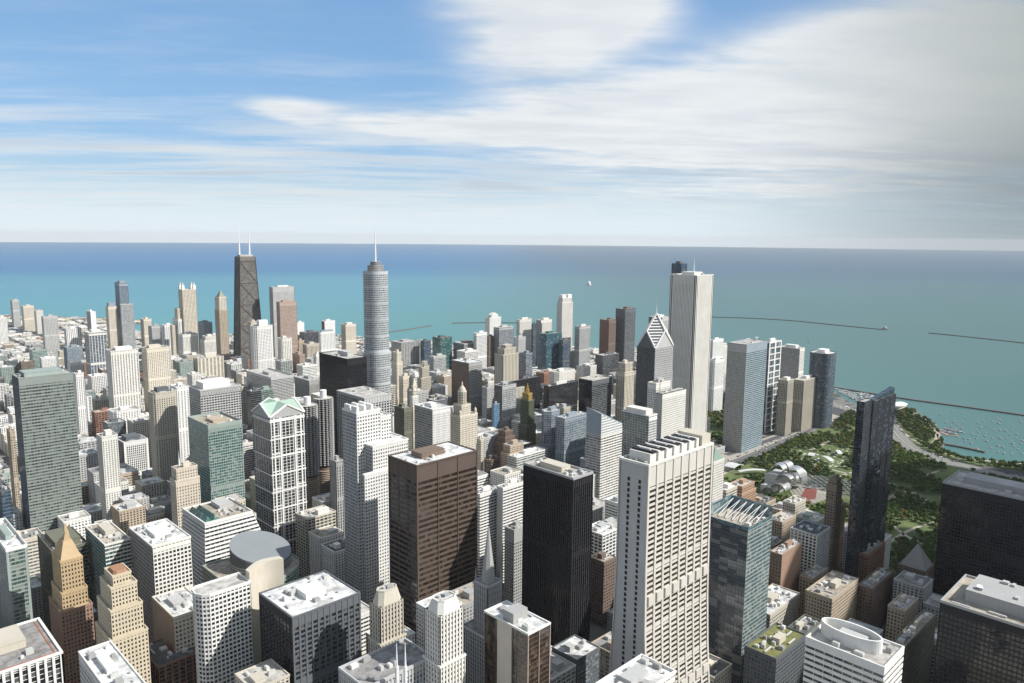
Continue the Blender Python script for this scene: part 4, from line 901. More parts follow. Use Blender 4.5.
S('stone_tower', 'tall pinkish-cream stone tower with a ribbed shaft left of the pointed one', 'the pinkish-cream stone tower', 624.8, 364, 617, 634.5, 158, sty('ribs', 'cream', 'dark', bay=4.5, pw=.5), tiers=[(.88, .1)], units=1)
S('glass_office_tower', 'grey glass tower with a light blue front left of the gold-topped tower', 'the light blue fronted tower', 502.5, 386.5, 494.6, 516, 122, sty('grid', 'lgrey', 'lblue', bay=4, sh=.3), west=sty('curtain', 'slate', 'dark'), roof='dark', units=2)
S('blue_sliver', 'bright blue slim glass block beside the light blue fronted tower', 'the bright blue slim block', 494, 405, 491.8, 499.5, 90, sty('curtain', 'bluegrey', glass_mat((.04, .13, .25), .05), bay=3), units=0)
S('old_office_block', 'grey-beige old office block between the brown-grey tower and bright blue block', 'the grey-beige old block', 487, 388, 482, 494, 98, sty('punched', 'lgrey', 'dark'), units=2)
def gold_top():
    b = Bld_at(528.5, 398, 521, 534, 128, 'gold_topped_tower', 'slim dark green stone tower crowned with a gold spire', 'the gold-topped tower'); w, d = b.w, b.d
    b.tier(rect(-w * .3, -d * .1, w * 1.2, d), 0, 78, sty('ribs', 'olive', 'dark', bay=3), roof='tan')
    b.tier(rect(0, 0, w, d), 78.3, 122, sty('ribs', wall_mat((.13, .155, .10)), 'dark', bay=2.4, pw=.5), roof='tan'); b.tier(rect(w * .15, d * .15, w * .85, d * .85), 122.4, 134, sty('ribs', wall_mat((.42, .30, .10)), 'dark', bay=2.4, pw=.6), roof='tan')
    m = MB(); cx, cy = w / 2, d / 2; m.frustum(cham(w * .28, d * .28, w * .72, d * .72, 2), 134.4, cham(w * .32, d * .32, w * .68, d * .68, 1.6), 142); m.frustum(ell(cx, cy, 2.2, 2.2, 8), 142, ell(cx, cy, .3, .3, 8), 153)
    m.build('gold_crown', plain('gold', (.65, .40, .08), .35, .7), b.e); b.done()
gold_top()
S('stepped_brown_tower', 'reddish-brown stepped old office building with a terraced top', 'the reddish-brown terraced building', 505, 433, 494.5, 517, 92, sty('punched', 'brown', 'dark'), tiers=[(.8, .08), (.9, .18)], units=1, roof='grey')
S('stepped_tan_tower', 'tan stepped old office building in front of the reddish-brown one', 'the tan stepped old building', 509, 447, 501, 526, 84, sty('punched', 'tan', 'dark'), tiers=[(.85, .1)], units=1, roof='grey')
S('curved_brown_block', 'small block with rounded corner and red roof patches beside the bronze tower', 'the small round-cornered block', 489, 461, 483.5, 501, 60, sty('bands', 'brown', 'dark'), cham_=9, roof='red', units=3)
S('narrow_stone_tower', 'narrow cream stone block right behind the rust-bronze tower', 'the narrow cream stone block', 480.8, 440, 477.2, 483.5, 92, sty('punched', 'cream', 'grey'), units=1)
S('glass_condo', 'blue-grey glass residential tower, left half of a curving pair', 'the left curving glass tower', 548, 413, 538.5, 563, 118, sty('grid', 'bluegrey', 'lblue', bay=4.5, sh=.28, pw=.18), roof='light', cham_=9, units=4)
S('glass_condo', 'blue-grey glass residential tower with white edge fins, right half of the pair', 'the right curving glass tower', 564.5, 419, 556, 587.5, 118, sty('grid', 'bluegrey', 'lblue', bay=4.5, sh=.24, pw=.2), roof='light', units=5)
S('cream_low_tower', 'short bright cream block right of the glass pair', 'the short bright cream block', 587.5, 447, 585, 592.5, 72, sty('punched', 'cream', 'grey'), units=1)
S('white_glass_block', 'pale green-white block with white roof box behind the black mullioned tower', 'the pale green-white block', 516.5, 458, 507.5, 545, 70, sty('glassband', 'white', 'pale', bay=3.6), roof='white', units=6, ph=.3, phw='white', maxW=75)
S('white_twin_block', 'white finely banded office block directly right of the bronze tower', 'the white finely banded block', 480, 495, 474, 500.5, 112, sty('bands', 'white', 'dark', fh=3.6, sh=.5), roof='white', units=4, ph=.35)
S('white_twin_block', 'taller white banded office block left of the black mullioned tower', 'the taller white banded block', 503, 488.5, 497, 524.5, 118, sty('bands', 'white', 'dark', fh=3.6, sh=.5), west=sty('blank', 'lgrey'), roof='tan', units=4, ph=.3)
S('grey_block', 'grey stone block with louvred top in the shade of the black mullioned tower', 'the grey louvred-top block', 514, 531, 505, 527, 100, sty('punched', 'mgrey', 'dark'), roof='tan', units=3, cap=14)
S('black_mullion_tower', 'big black tower with fine vertical mullions and pale roof, left of the flaring one', 'the big black mullioned tower', 573.3, 479.7, 524.4, 592.3, 186, sty('finerib', 'dark', 'black', bay=3.0, pw=.34, sh=.16, pp=.8), roof='light', ph=.45, phh=5, phw='lime', units=5, cap=5, par=2, parw='mgrey', cat='skyscraper')
# ---- right of centre
S('deep_blue_tower', 'very tall deep blue glass tower peeping above the pale ribbed square tower', 'the very tall deep blue glass tower', 681.5, 264, 671.8, 687.2, 352, sty('curtain', 'slate', 'blue', bay=3, sh=.1, pw=.05), units=0, ph=.4, phw='slate', cat='skyscraper')
S('pale_residential', 'tall pale apartment tower behind the pointed one with white plant boxes', 'the pale apartment tower behind the pointed one', 662, 318, 649, 672, 190, sty('hotel', 'lgrey', 'grey', bay=4), west=sty('hotel', 'slate', 'grey'), roof='light', units=2, ph=.4, phw='white')
def pointed():
    b = Bld_at(655, 348.5, 637.5, 673, 231, 'pointed_tower', 'grey granite tower with white diamond-shaped striped top and needle spire', 'the diamond-topped tower', 'skyscraper'); w, d = b.w, b.d
    H, za = 231, 286; zm = (H + za) / 2; cx, cy = w / 2, d / 2
    st = sty('ribs', 'slate', 'dark', bay=3, pw=.4, sh=.3); ss_ = sty('finerib', 'lgrey', 'dark', bay=3, pw=.5, sh=.4)
    b.tier(rect(0, 0, w, d), 0, H, st, edges={0: ss_, 2: ss_}, roof=None)
    gb = {0: MB(), 1: MB()}; cr = MB(); ed = MB(); lv = MB(); mids = [(cx, 0), (w, cy), (cx, d), (0, cy)]; cor = [(0, 0), (w, 0), (w, d), (0, d)]
    for k in range(4):
        a, c2, m_ = cor[k], cor[(k + 1) % 4], mids[k]; gb[k % 2].tri((*a, H), (*c2, H), (*m_, zm))
        m0 = mids[k - 1]; A, L_, T_, R_ = Vector((*a, H)), Vector((*m0, zm)), Vector((cx, cy, za)), Vector((*m_, zm))
        cr.quad(tuple(A), tuple(R_), tuple(T_), tuple(L_))
        nrm = (R_ - A).cross(L_ - A).normalized()
        if nrm.z < 0: nrm = -nrm
        o = nrm * .7
        for p_, q_ in ((A, L_), (L_, T_), (T_, R_), (R_, A)): ed.beam(tuple(p_ + o), tuple(q_ + o), 2.0)
        for q in range(1, 12):
            u = q / 12
            if u < .5: p1, p2 = A.lerp(L_, u * 2), A.lerp(R_, u * 2)
            else: p1, p2 = L_.lerp(T_, u * 2 - 1), R_.lerp(T_, u * 2 - 1)
            cN = (p1 + p2) / 2; p1 = cN + (p1 - cN) * .86; p2 = cN + (p2 - cN) * .86
            lv.beam(tuple(p1 + o * .6), tuple(p2 + o * .6), 1.9)
    gb[0].build('gable', W_('lgrey'), b.e); gb[1].build('gable', W_('slate'), b.e); cr.build('diamond_roof', W_('white'), b.e); ed.build('diamond_edge', W_('white'), b.e); lv.build('dark_louvre', W_('slate'), b.e)
    b.antenna(cx, cy, za - 2, 20, .9); b.done()
pointed()
S('prudential_upper', 'pale stone office tower block with rooftop dishes behind the broad limestone slab', 'the pale dish-roofed upper block', 656, 384, 648, 676, 183, sty('punched', 'offwhite', 'grey'), roof='tan', units=3, ph=.35, phw='lgrey', maxD=40, maxW=40)
b = S('limestone_slab', 'broad pale limestone office slab with fine window rows right of the diamond-cut tower', 'the broad limestone slab', 662.5, 394.5, 656, 686, 172, sty('punched', 'offwhite', 'grey', bay=2.6, fh=3.5, sh=.5, pw=.5), roof='light', west=sty('blank', 'mgrey'), units=2, ph=.0, cap=4, parw='slate')
b.antenna(b.w * .55, b.d * .7, 172, 72, .9)
S('white_grid_tower', 'glass tower in a white frame with a recessed crown, right of the sliced one', 'the white-framed glass tower', 648.8, 416.5, 622.5, 657, 150, sty('grid', 'white', 'lblue', bay=3.5, sh=.28, pw=.22), west=sty('grid', 'lgrey', 'green', bay=5, sh=.2, pw=.12), roof='light', ph=.78, phh=7, phw='offwhite', units=2)
def sliced():
    b = Bld_at(601, 436, 600, 622, 140, 'sliced_tower', 'white-striped tower with its top cut to a steep diagonal', 'the diagonally sliced tower', 'building'); w = b.w; d = min(b.d + 25, 34)
    st = sty('bands', 'offwhite', 'grey', fh=3.8, sh=.5, sp=.3); b.tier(rect(0, 0, w, d), 0, 140, st, edges={3: sty('bands', 'lgrey', 'grey', fh=3.8, sh=.4)}, roof=None)
    z0, za, zb = 140, 171, 150
    m = MB(); m.v = [(0, 0, z0), (w, 0, z0), (w, d, z0), (0, d, z0), (0, 0, za), (w, 0, zb), (w, d, zb + 6), (0, d, za + 6)]
    m.f = [(0, 1, 5, 4), (1, 2, 6, 5), (2, 3, 7, 6), (3, 0, 4, 7), (4, 5, 6, 7)]; m.build('slanted_roof', W_('bluegrey'), b.e)
    m = MB()
    for k in range(8):
        z = z0 + 1 + k * 3.8; xm = w * max(0, min(1, (za - z - 2) / (za - zb))) if z > zb - 2 else w
        if xm > 1: m.box(-.3, -.35, z, xm, 0, z + 1.9)
    m.build('top_band', W_('offwhite'), b.e); b.done()
sliced()
S('glass_low_block', 'low blue-grey glass office block left of the sliced tower foot', 'the low blue-grey glass block', 592.5, 462, 580, 601, 78, sty('glassband', 'bluegrey', 'blue'), roof='grey', units=5, ph=.4, phw='bluegrey')
b = S('banded_lake_tower', 'blue-grey horizontally banded office tower with two roof dishes near the park', 'the banded blue-grey office tower', 746.8, 345, 728, 767, 212, sty('bands', 'bluegrey', 'teal', fh=3.9, sh=.5, sp=.7), west=sty('ribs', 'lgrey', 'grey', bay=2.5, pw=.4), roof='light', units=3, ph=0, cap=16, maxW=90)
for fx in (.45, .85):
    m = MB(); m.frustum(ell(b.w * fx, b.d * .4, 1.2, 1.2, 8), 212.5, ell(b.w * fx, b.d * .4, .8, .8, 8), 217); m.frustum(ell(b.w * fx, b.d * .4, .8, .8, 12), 217, ell(b.w * fx, b.d * .4, 4, 4, 12), 219.5); m.build('dish_antenna', plain('white_metal', (.8, .8, .8), .4), b.e)
S('white_frame_condo', 'slender white-framed condo tower with square aqua window bays by the park', 'the slender white-framed condo', 769.5, 343, 765.5, 781, 195, sty('biggrid', 'white', 'lblue', bay=30, fh=13, sh=.14, pw=.20, sp=1.0, pp=1.2), west=sty('curtain', 'slate', 'blue', bay=4), roof='white', units=1, ph=.4, phw='white', phh=7)
S('lake_apartment_slab', 'grey apartment slab with white plant boxes behind the lower beige apartments', 'the grey slab with white roof boxes', 799.8, 349, 780.5, 804.8, 125, sty('punched', 'offwhite', 'dark'), west=sty('ribs', 'mgrey', 'grey', bay=3), roof='light', units=4, ph=.55, phh=7, phw='white')
S('beige_apartment', 'narrow beige apartment tower next to the slender white-framed condo', 'the narrow beige apartment tower', 787.5, 381, 778.8, 793.8, 118, sty('ribs', 'lime', 'dark', bay=3.4, pw=.4), roof='light', units=2, ph=.5, phw='offwhite')
S('beige_apartment', 'broad beige ribbed apartment slab beside the park road, left of the black round tower', 'the broad beige ribbed slab', 803.5, 381, 794, 822, 112, sty('ribs', 'lime', 'dark', bay=3.6, pw=.42, pp=1), roof='light', units=3, ph=.4, phw='offwhite')
def round_black():
    p = ground(823.3, 352.5, 165); B = Bld('curved_black_tower', 'dark blue-black curved-front apartment tower at the harbour edge', (p.x, p.y, 0), 'building'); HEROES.append((823, 370, 'the dark curved harbour tower'))
    r = 29; take(p.x - r, p.y - r, 2 * r, 2 * r)
    f = rrect(-r * .92, -r * .8, r * .92, r * .8, r * .55, 6); B.tier(f, 0, 165, sty('bands', 'slate', 'blue', bay=4, fh=3.1, sh=.3, sp=.5), roof='white', par=1.5, parw='slate')
    B.penthouse(-11, -8, 12, 9, 165.2, 7, 'white'); B.units(-20, -15, 20, 15, 165.2, 3, 5, [(-11, -8, 12, 9)]); B.done()
round_black()
S('white_residential', 'white apartment tower seen right of the tall pale ribbed tower', 'the white tower by the plaza lawn', 714.5, 361, 709.5, 725, 128, sty('hotel', 'white', 'lblue', bay=4), roof='light', units=1, ph=.4, phw='white', cham_=3)
S('white_residential', 'farther pale glass apartment tower behind the white one near the plaza lawn', 'the farther pale apartment tower', 713, 340.5, 709.8, 723.5, 122, sty('hotel', 'white', 'blue', bay=5), roof='white', units=1)
S('white_residential', 'lakeside white block with broken roofline left of the banded blue-grey tower', 'the lakeside broken-roofline block', 717, 345, 712, 729, 98, sty('hotel', 'offwhite', 'grey', bay=5), roof='white', units=2, tiers=[(.92, .15)])
# ---- the foreground
def green_mansard():
    b = Bld_at(713.5, 463, 705, 724.3, 118, 'mansard_roof_tower', 'white stone tower with a steep green copper roof behind the flaring granite one', 'the green copper roof tower'); w, d = b.w, b.d
    b.tier(rect(0, 0, w, d), 0, 118, sty('punched', 'offwhite', 'grey', bay=3, pw=.5), roof='light')
    m = MB(); m.frustum(rect(1, 1, w - 1, d - 1), 118.4, rect(w * .3, d * .3, w * .55, d * .6), 132); m.frustum(ell(w * .42, d * .45, 1, 1, 8), 132, ell(w * .42, d * .45, .1, .1, 8), 139); m.build('copper_roof', wall_mat((.24, .33, .28)), b.e); b.done()
green_mansard()
def citadel():
    b = Bld_at(748, 531, 706, 772, 150, 'truss_roof_tower', 'glass office tower with white V trusses in its open sloping roof court', 'the glass tower with white roof trusses', 'skyscraper'); w, d = b.w, b.d
    b.tier(rect(0, 0, w, d), 0, 150, sty('glassband', 'greygreen', 'lblue', bay=3.0, fh=4, sh=.30, pw=.08), edges={3: sty('curtain', 'slate', 'grey', bay=3, fh=4, sh=.12, gcell=(9, 9, 4)), 1: sty('curtain', 'slate', 'grey', bay=3, fh=4, sh=.12)}, roof='tan', par=0)
    m = MB(); m.box(w - .6, -.2, 150, w, d, 162); m.box(-.2, d - .6, 150, w - .7, d, 162); m.box(0, -.2, 150, .6, d - .7, 153); m.box(.7, -.2, 150, w - .7, .5, 153); m.build('screen_wall', glass_mat((.12, .19, .21), .1, (3, 3, 4), .08, .1), b.e)
    m = MB(); n = 6
    for k in range(n):
        y0 = d * (k + .15) / n; y1 = d * (k + .55) / n; y2 = d * (k + .95) / n
        m.beam((w * .25, y0, 151), (w - 1, y1, 160), .42); m.beam((w * .25, y2, 151), (w - 1, y1, 160), .42)
    m.build('roof_truss', plain('white_steel', (.8, .8, .8), .4), b.e)
    b.units(w * .05, 2, w * .9, d * .25, 150.2, 4, 4); b.done()
citadel()
S('narrow_terracotta_block', 'warm terracotta office block beside the park behind the roof-truss tower', 'the warm terracotta block', 742, 488, 727, 756.5, 66, sty('punched', wall_mat((.42, .28, .19)), 'dark'), roof='light', tiers=[(.85, .07)], units=3, ph=.3)
S('slim_brown_tower', 'slim brown stone tower standing in front of the park next to the dark blue one', 'the slim brown stone tower', 837.3, 481, 827.5, 842.8, 132, sty('punched', wall_mat((.30, .235, .17)), 'dark'), roof='tan', units=0, ph=.45, phh=4, tiers=[(.95, .12)], maxD=26)
S('slim_brown_wing', 'lower brown wing attached in front of the slim brown stone tower', 'the lower brown wing', 841, 506, 837, 846, 92, sty('punched', wall_mat((.32, .25, .18)), 'dark'), roof='tan', units=1)
S('grey_roof_tower', 'white gridded block with a slate-grey roof in the lower right', 'the gridded slate-roofed block', 817, 536, 791, 830, 88, sty('punched', 'lgrey', 'grey', bay=3), west=sty('grid', 'offwhite', 'black', bay=4, sh=.34, pw=.34), roof='slate', ph=.0, units=2)
S('brick_block', 'reddish brick block with pale roof left of the gridded slate-roofed one', 'the reddish brick block', 782, 555.5, 770.3, 802, 80, sty('blank', wall_mat((.33, .22, .16))), west=sty('punched', 'brown', 'dark'), roof='light', units=5, ph=.25)
S('white_banded_tower', 'white office tower with long horizontal bands and an oval roof wall at lower right', 'the white oval-roofed banded tower', 884, 669, 806.5, 903.5, 152, sty('bands', 'white', 'dark', fh=4.2, sh=.55, sp=.4), roof='light', ph=0, units=5, par=1.5)
def oval_wall():
    b = bpy.data.objects['white_banded_tower']; x, y, w, d = spot(884, 669, 806.5, 903.5, 152)
    m = MB(); f = ell(w * .5, d * .55, w * .26, d * .40, 40); fi = offs(f, -1.2); n = len(f)
    for k in range(n):
        j = (k + 1) % n; m.quad((*f[k], 152.2), (*f[j], 152.2), (*f[j], 161), (*f[k], 161)); m.quad((*f[k], 161), (*f[j], 161), (*fi[j], 161), (*fi[k], 161)); m.quad((*fi[j], 152.2), (*fi[k], 152.2), (*fi[k], 161), (*fi[j], 161))
    m.build('oval_screen', W_('white'), b)
    m = MB(); m.box(w * .35, d * .35, 152.2, w * .62, d * .7, 158); m.build('penthouse', W_('lgrey'), b)
oval_wall()
S('white_roof_box', 'black grid office block with a glaring white roof at lower centre left', 'the black block with glaring white roof', 292.7, 618.5, 259.7, 359.5, 122, sty('grid', 'slate', 'dark', bay=5.4, fh=4, sh=.36, pw=.28, sp=.2, pp=.6), west=sty('grid', 'dark', 'black', bay=5.4, fh=4, sh=.2, pw=.12, sp=.1, pp=.3), roof='white', ph=.3, phh=4.5, phw='white', units=6, cap=8, cat='office block')
def ellipse_atrium():
    p = ground(275, 600, 70); x, y = p.x, p.y
    B = Bld('glass_atrium_hall', 'low government hall with a tilted grey ellipse disc on its curved glass drum', (x, y, 0), 'building'); HEROES.append((265, 560, 'the tilted ellipse hall'))
    c0 = ground(207, 566, 76); c1 = ground(305, 566, 76); cx, cy = (c0.x + c1.x) / 2, (c0.y + c1.y) / 2; r = (c1 - c0).length / 2
    B.e.location = (cx, cy, 0); take(cx - r, cy - r, 2 * r, 2 * r)
    f = [(-r * .78, r * .8), (-r * .78, -r * .4)] + [(r * .8 * math.cos(a) + .05 * r, r * .8 * math.sin(a)) for a in [R(q) for q in range(215, 395, 12)]] + [(r * .8, r * .8)]
    B.tier(f, 0, 74, sty('glassband', 'greygreen', 'teal', bay=4, fh=4.3, sh=.34, pw=.08), roof='tan', par=1.6)
    f2 = ell(r * .16, r * .10, r * .60, r * .62, 40); B.tier(f2, 74.3, 82, sty('grid', 'mgrey', 'dark', bay=3, fh=5), roof=None, par=0)
    m = MB(); n = len(f2); lo = [(q[0], q[1], 91 + (q[0] * -.10 + q[1] * .24)) for q in f2]; hi = [(a, b_, c + 1.6) for a, b_, c in lo]
    for k in range(n): m.quad(lo[k], lo[(k + 1) % n], hi[(k + 1) % n], hi[k])
    m.ngon(hi); m.build('ellipse_roof', wall_mat((.23, .25, .26), .45), B.e)
    m = MB()
    for k in range(n): m.quad((*f2[k], 81), (*f2[(k + 1) % n], 81), lo[(k + 1) % n], lo[k])
    m.build('drum_wall', W_('slate'), B.e)
    B.units(-r * .7, r * .62, r * .7, r * .78, 74.3, 5, 9); B.done()
ellipse_atrium()
def curved_wall():
    p = ground(206, 597, 124); x, y = p.x, p.y; w = solve(p, 0, 250); B = Bld('white_grid_curved_tower', 'white gridded tower with a rounded left edge and a tall blank curved wing', (x, y, 0)); HEROES.append((232, 620, 'the white gridded rounded tower'))
    d = 22; take(x, y, w + 25, d + 20)
    f = [(3, 0), (w, 0), (w, d), (0, d), (-4, d * .75), (-5, d * .4), (-2, 3)]
    B.tier(f, 0, 124, sty('grid', 'white', 'dark', bay=3.4, fh=3.9, sh=.40, pw=.28, sp=.25, pp=.4), roof='light', par=1.6)
    n = 14; fo = [(w + .6 + 34 * k / n, 2 + 7 * math.sin(math.pi * k / n) + 6 * k / n) for k in range(n + 1)]; bk = [(q[0], q[1] + 7) for q in fo][::-1]
    B.part('blank_wing', wall_mat((.58, .53, .44))).frustum(fo + bk, 0, fo + bk, 132); B.done()
curved_wall()
S('tan_classic_block', 'beige office block with arched tall windows below its roof beside the white grid box', 'the beige classic block', 174, 618.5, 152.3, 207.6, 84, sty('punched', 'cream', 'grey', bay=3.4, fh=4), west=sty('blank', wall_mat((.34, .28, .22))), roof='white', ph=.35, phh=3, phw='lgrey', units=5)
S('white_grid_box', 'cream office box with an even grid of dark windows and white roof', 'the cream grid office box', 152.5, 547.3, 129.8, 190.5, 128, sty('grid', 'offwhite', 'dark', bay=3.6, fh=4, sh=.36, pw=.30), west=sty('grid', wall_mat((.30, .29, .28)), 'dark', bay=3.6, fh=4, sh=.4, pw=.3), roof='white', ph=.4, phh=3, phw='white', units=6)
b = S('teal_bay_block', 'beige-roofed block with zigzag teal glass bays beside the tan stepped tower', 'the teal zigzag block', 105, 545.5, 85.2, 130, 118, sty('glassband', 'offwhite', 'teal', bay=3, sh=.3, sp=.5), west=sty('glassband', 'greygreen', 'teal', bay=3, sh=.3), roof='tan', ph=.4, phh=5, phw='lime', units=5)
def terraced():
    p = ground(236, 610, 96); H = 104
    c = ground(196, 551, 88); e = ground(276, 545, 60)
    B = Bld('striped_terrace_building', 'terraced office building striped with long white bands, sloping at both ends', (c.x, c.y, 0)); HEROES.append((230, 530, 'the terraced white-striped building'))
    tl = ground(205, 524, 104); tr = ground(252, 511, 104); W0 = (tr - tl).length; B.e.location = (tl.x, tl.y, 0)
    xe = solve(Vector((tl.x, tl.y, 104)), 0, 252); D = 60; take(tl.x - 22, tl.y - 50, xe + 60, D + 50)
    f1 = rect(0, 0, xe, D); f0 = rect(-10, -16, xe + 34, D + 4)
    B.tier(f0, 0, 104, sty('bands', 'white', 'dark', bay=8, fh=4.3, sh=.48, sp=.8), f1=f1, roof='tan', par=1.4)
    B.penthouse(xe * .55, D * .5, xe * .85, D * .9, 104.3, 4, 'lgrey'); B.units(20, 4, xe - 3, D * .45, 104.3, 9, 21)
    m = MB()
    for k, q in enumerate((1, 9)): m.frustum(rect(q, 2, q + 7.5, D * .8), 104.4, rect(q + 3.6, 4, q + 3.9, D * .8 - 2), 110)
    m.build('glass_gable', glass_mat((.07, .17, .14), .1, (3, 3, 3), .1), B.e); B.done()
terraced()
def stepped(xn, yn, xl, xr, H, label, short, wall, top, lwall=None, cap='tan', glass='dark', capcol=None):
    b = Bld_at(xn, yn, xl, xr, H * .70, 'stepped_stone_tower', label, short); w, d = b.w, b.d
    b.tier(rect(0, 0, w, d), 0, H * .62, sty('punched', lwall or wall, glass, bay=2.8, fh=3.6, pw=.5), roof='tan')
    pyr = top == 'pyramid'
    for (i, za, zb) in (((.09, .62, .72), (.15, .72, .90)) if pyr else ((.07, .62, .78), (.15, .78, .90), (.25, .90, .955))):
        b.tier(rect(w * i, d * i, w - w * i, d - d * i), H * za + .2, H * zb, sty('punched', wall, glass, bay=2.4, fh=3.6, pw=.5), roof='tan')
    m = MB()
    if pyr: m.frustum(rect(w * .16, d * .16, w * .84, d * .84), H * .90 + .2, rect(w * .36, d * .36, w * .64, d * .64), H * 1.0); m.frustum(rect(w * .40, d * .40, w * .60, d * .60), H * 1.0, cham(w * .42, d * .42, w * .58, d * .58, 1), H * 1.05); m.frustum(ell(w / 2, d / 2, 1.8, 1.8, 8), H * 1.05, ell(w / 2, d / 2, 1.0, 1.0, 8), H * 1.09)
    else: m.frustum(cham(w * .31, d * .31, w * .69, d * .69, 2), H * .955 + .2, cham(w * .33, d * .33, w * .67, d * .67, 2), H * .975)
    m.build('crown', capcol or W_(wall), b.e); b.done(); return b
stepped(60, 600, 48, 91.5, 150, 'tan and brown stepped old tower with a pointed pyramid top', 'the pointed tan stepped tower', wall_mat((.46, .34, .20)), 'pyramid', wall_mat((.30, .19, .14)))
stepped(110, 628, 94.5, 147, 145, 'cream stepped old tower with a reddish rooftop crown', 'the cream stepped tower', wall_mat((.58, .50, .37)), 'box', capcol=wall_mat((.36, .20, .12)))
S('olive_office_block', 'dark olive block with a long beige mansard roof behind the pointed stepped tower', 'the dark olive block', 52, 553, 37.5, 88, 108, sty('glassband', 'olive', 'dark', bay=3.4), roof='tan', ph=.7, phh=6, phw='olive', units=5, par=2)
S('light_court_tower', 'tall cream office tower with a thin mast and recessed centre bay', 'the tall cream tower with a thin mast', 175, 470.5, 169.5, 199, 138, sty('punched', wall_mat((.60, .53, .43)), 'grey', bay=3.2, pw=.55), roof='tan', tiers=[(.90, .06)], ph=.3, phh=5, phw='cream', units=2).antenna(8, 8, 140, 18, .9)
S('glass_edge_tower', 'glass tower with white corner frame cut by the left edge', 'the white-framed glass tower at the left edge', 6, 552, -14, 27, 128, sty('glassband', 'greygreen', 'pale', bay=3, sh=.3, cw=2), west=sty('glassband', 'lgrey', 'pale'), roof='white', par=3, parw='white', ph=.3, units=2)
S('blue_block', 'dark navy glass block at the left edge beside the pale green slab', 'the navy glass block', 1, 492, -12, 10.5, 150, sty('glassband', 'slate', 'blue'), roof='slate', units=2)
def colonnade():
    p = ground(60.8, 653, 92); B = Bld('colonnade_block', 'dark-roofed block with a row of white columns in the bottom left corner', (p.x - 75, p.y, 0)); HEROES.append((30, 655, 'the white-columned corner block'))
    d = solve(p, 1, 38); take(p.x - 75, p.y, 75, d)
    B.tier(rect(0, 0, 75, d), 0, 92, sty('ribs', 'white', 'dark', bay=5.4, fh=4, pw=.34, sh=.12, pp=1.3, sp=.1), roof='grey', par=1.4, cap=2.5, parw='white')
    B.part('roof_edge_line', wall_mat((.42, .12, .06))).box(3, 3, 92.2, 72, 3.7, 92.5); B.part('roof_edge_line', wall_mat((.42, .12, .06))).box(71.3, 3.8, 92.2, 72, d - 3, 92.5)
    B.penthouse(30, d * .4, 58, d * .85, 92.2, 6, 'lime'); B.units(2, 4, 70, d * .35, 92.2, 5, 6); B.done()
colonnade()
S('corner_white_roof', 'bright white roof of an office block touching the bottom edge', 'the bright white roof at the bottom edge', 115, 702, 79, 149, 118, sty('grid', 'offwhite', 'dark', bay=4), roof='white', ph=.3, phh=3, phw='white', units=6)
S('red_brick_block', 'row of dark red-brown brick fronts between the cream stepped tower and gridded rounded one', 'the dark red-brown brick block', 158, 668, 140, 205, 52, sty('ribs', 'redbrown', 'black', bay=6, pw=.3), roof='dark', units=4, ph=.2)
def twin_mast():
    b = S('twin_mast_block', 'grey gravel-roofed office block with two white masts at the bottom edge', 'the gravel-roofed twin-mast block', 366, 690, 339.7, 432, 112, sty('ribs', 'lgrey', 'blue', bay=3, pw=.4), roof='grey', ph=.0, units=3, par=2.0, parw='lgrey')
    m = plain('white_metal', (.8, .8, .8), .4)
    for px in (397, 405.5):
        p = ground(px, 684, 113); b.antenna(p.x - b.x, p.y - b.y, 112.3, 30, 1.3, m, 'roof_mast')
twin_mast()
def crown_box(xn, yn, xl, xr, H, label, short, wall, roofh=10):
    b = Bld_at(xn, yn, xl, xr, H - roofh, 'setback_stone_tower', label, short); w, d = b.w, b.d
    b.tier(rect(0, 0, w, d), 0, H * .72, sty('ribs', wall, 'dark', bay=3, pw=.52, sh=.42), roof='tan'); b.tier(rect(1.2, 1.2, w - 1.2, d - 1.2), H * .72 + .2, H - roofh, sty('ribs', wall, 'dark', bay=3, pw=.52, sh=.42), roof=None)
    B2 = cham(1.2, 1.2, w - 1.2, d - 1.2, 3); b.tier(B2, H - roofh + .1, H, sty('blank', wall), f1=cham(3.5, 3.5, w - 3.5, d - 3.5, 3), roof='light', par=.8)
    b.units(4, 4, w - 4, d - 4, H + .2, 5, 31); b.done(); return b
crown_box(380, 609, 368.3, 405, 142, 'beige setback tower with chamfered crown, shorter of two alike near the bottom', 'the shorter beige setback tower', 'lime')
crown_box(440, 618, 423, 465, 160, 'cream setback tower with tall narrow windows and rounded crown left of the glassy bronze one', 'the cream setback tower', 'offwhite', 8)
b = S('bronze_glass_box', 'bronze glass tower with blank stone west wall and bright white roof', 'the bronze glass tower', 528.2, 635, 485, 549.8, 138, sty('curtain', 'pink', 'brownish', bay=13, sh=.02, pw=.05, pp=.5), west=sty('curtain', 'bronze', 'brownish', bay=10, sh=.04, pw=.04), roof='white', ph=.0, units=2, par=1.2, parw='white')
m = MB(); m.box(-1.0, b.d * .35, 0, -.1, b.d * .68, 138); m.build('stone_core', W_('lime'), b.e)
m = MB(); m.box(b.w * .1, b.d * .38, 138.2, b.w * .75, b.d * .62, 146); m.build('penthouse', W_('mgrey'), b.e)
stepped(530, 690, 510.5, 548, 120, 'small brown stepped stone tower at the bottom edge in front of the bronze glass one', 'the small brown stepped tower', wall_mat((.30, .25, .18)), 'box')
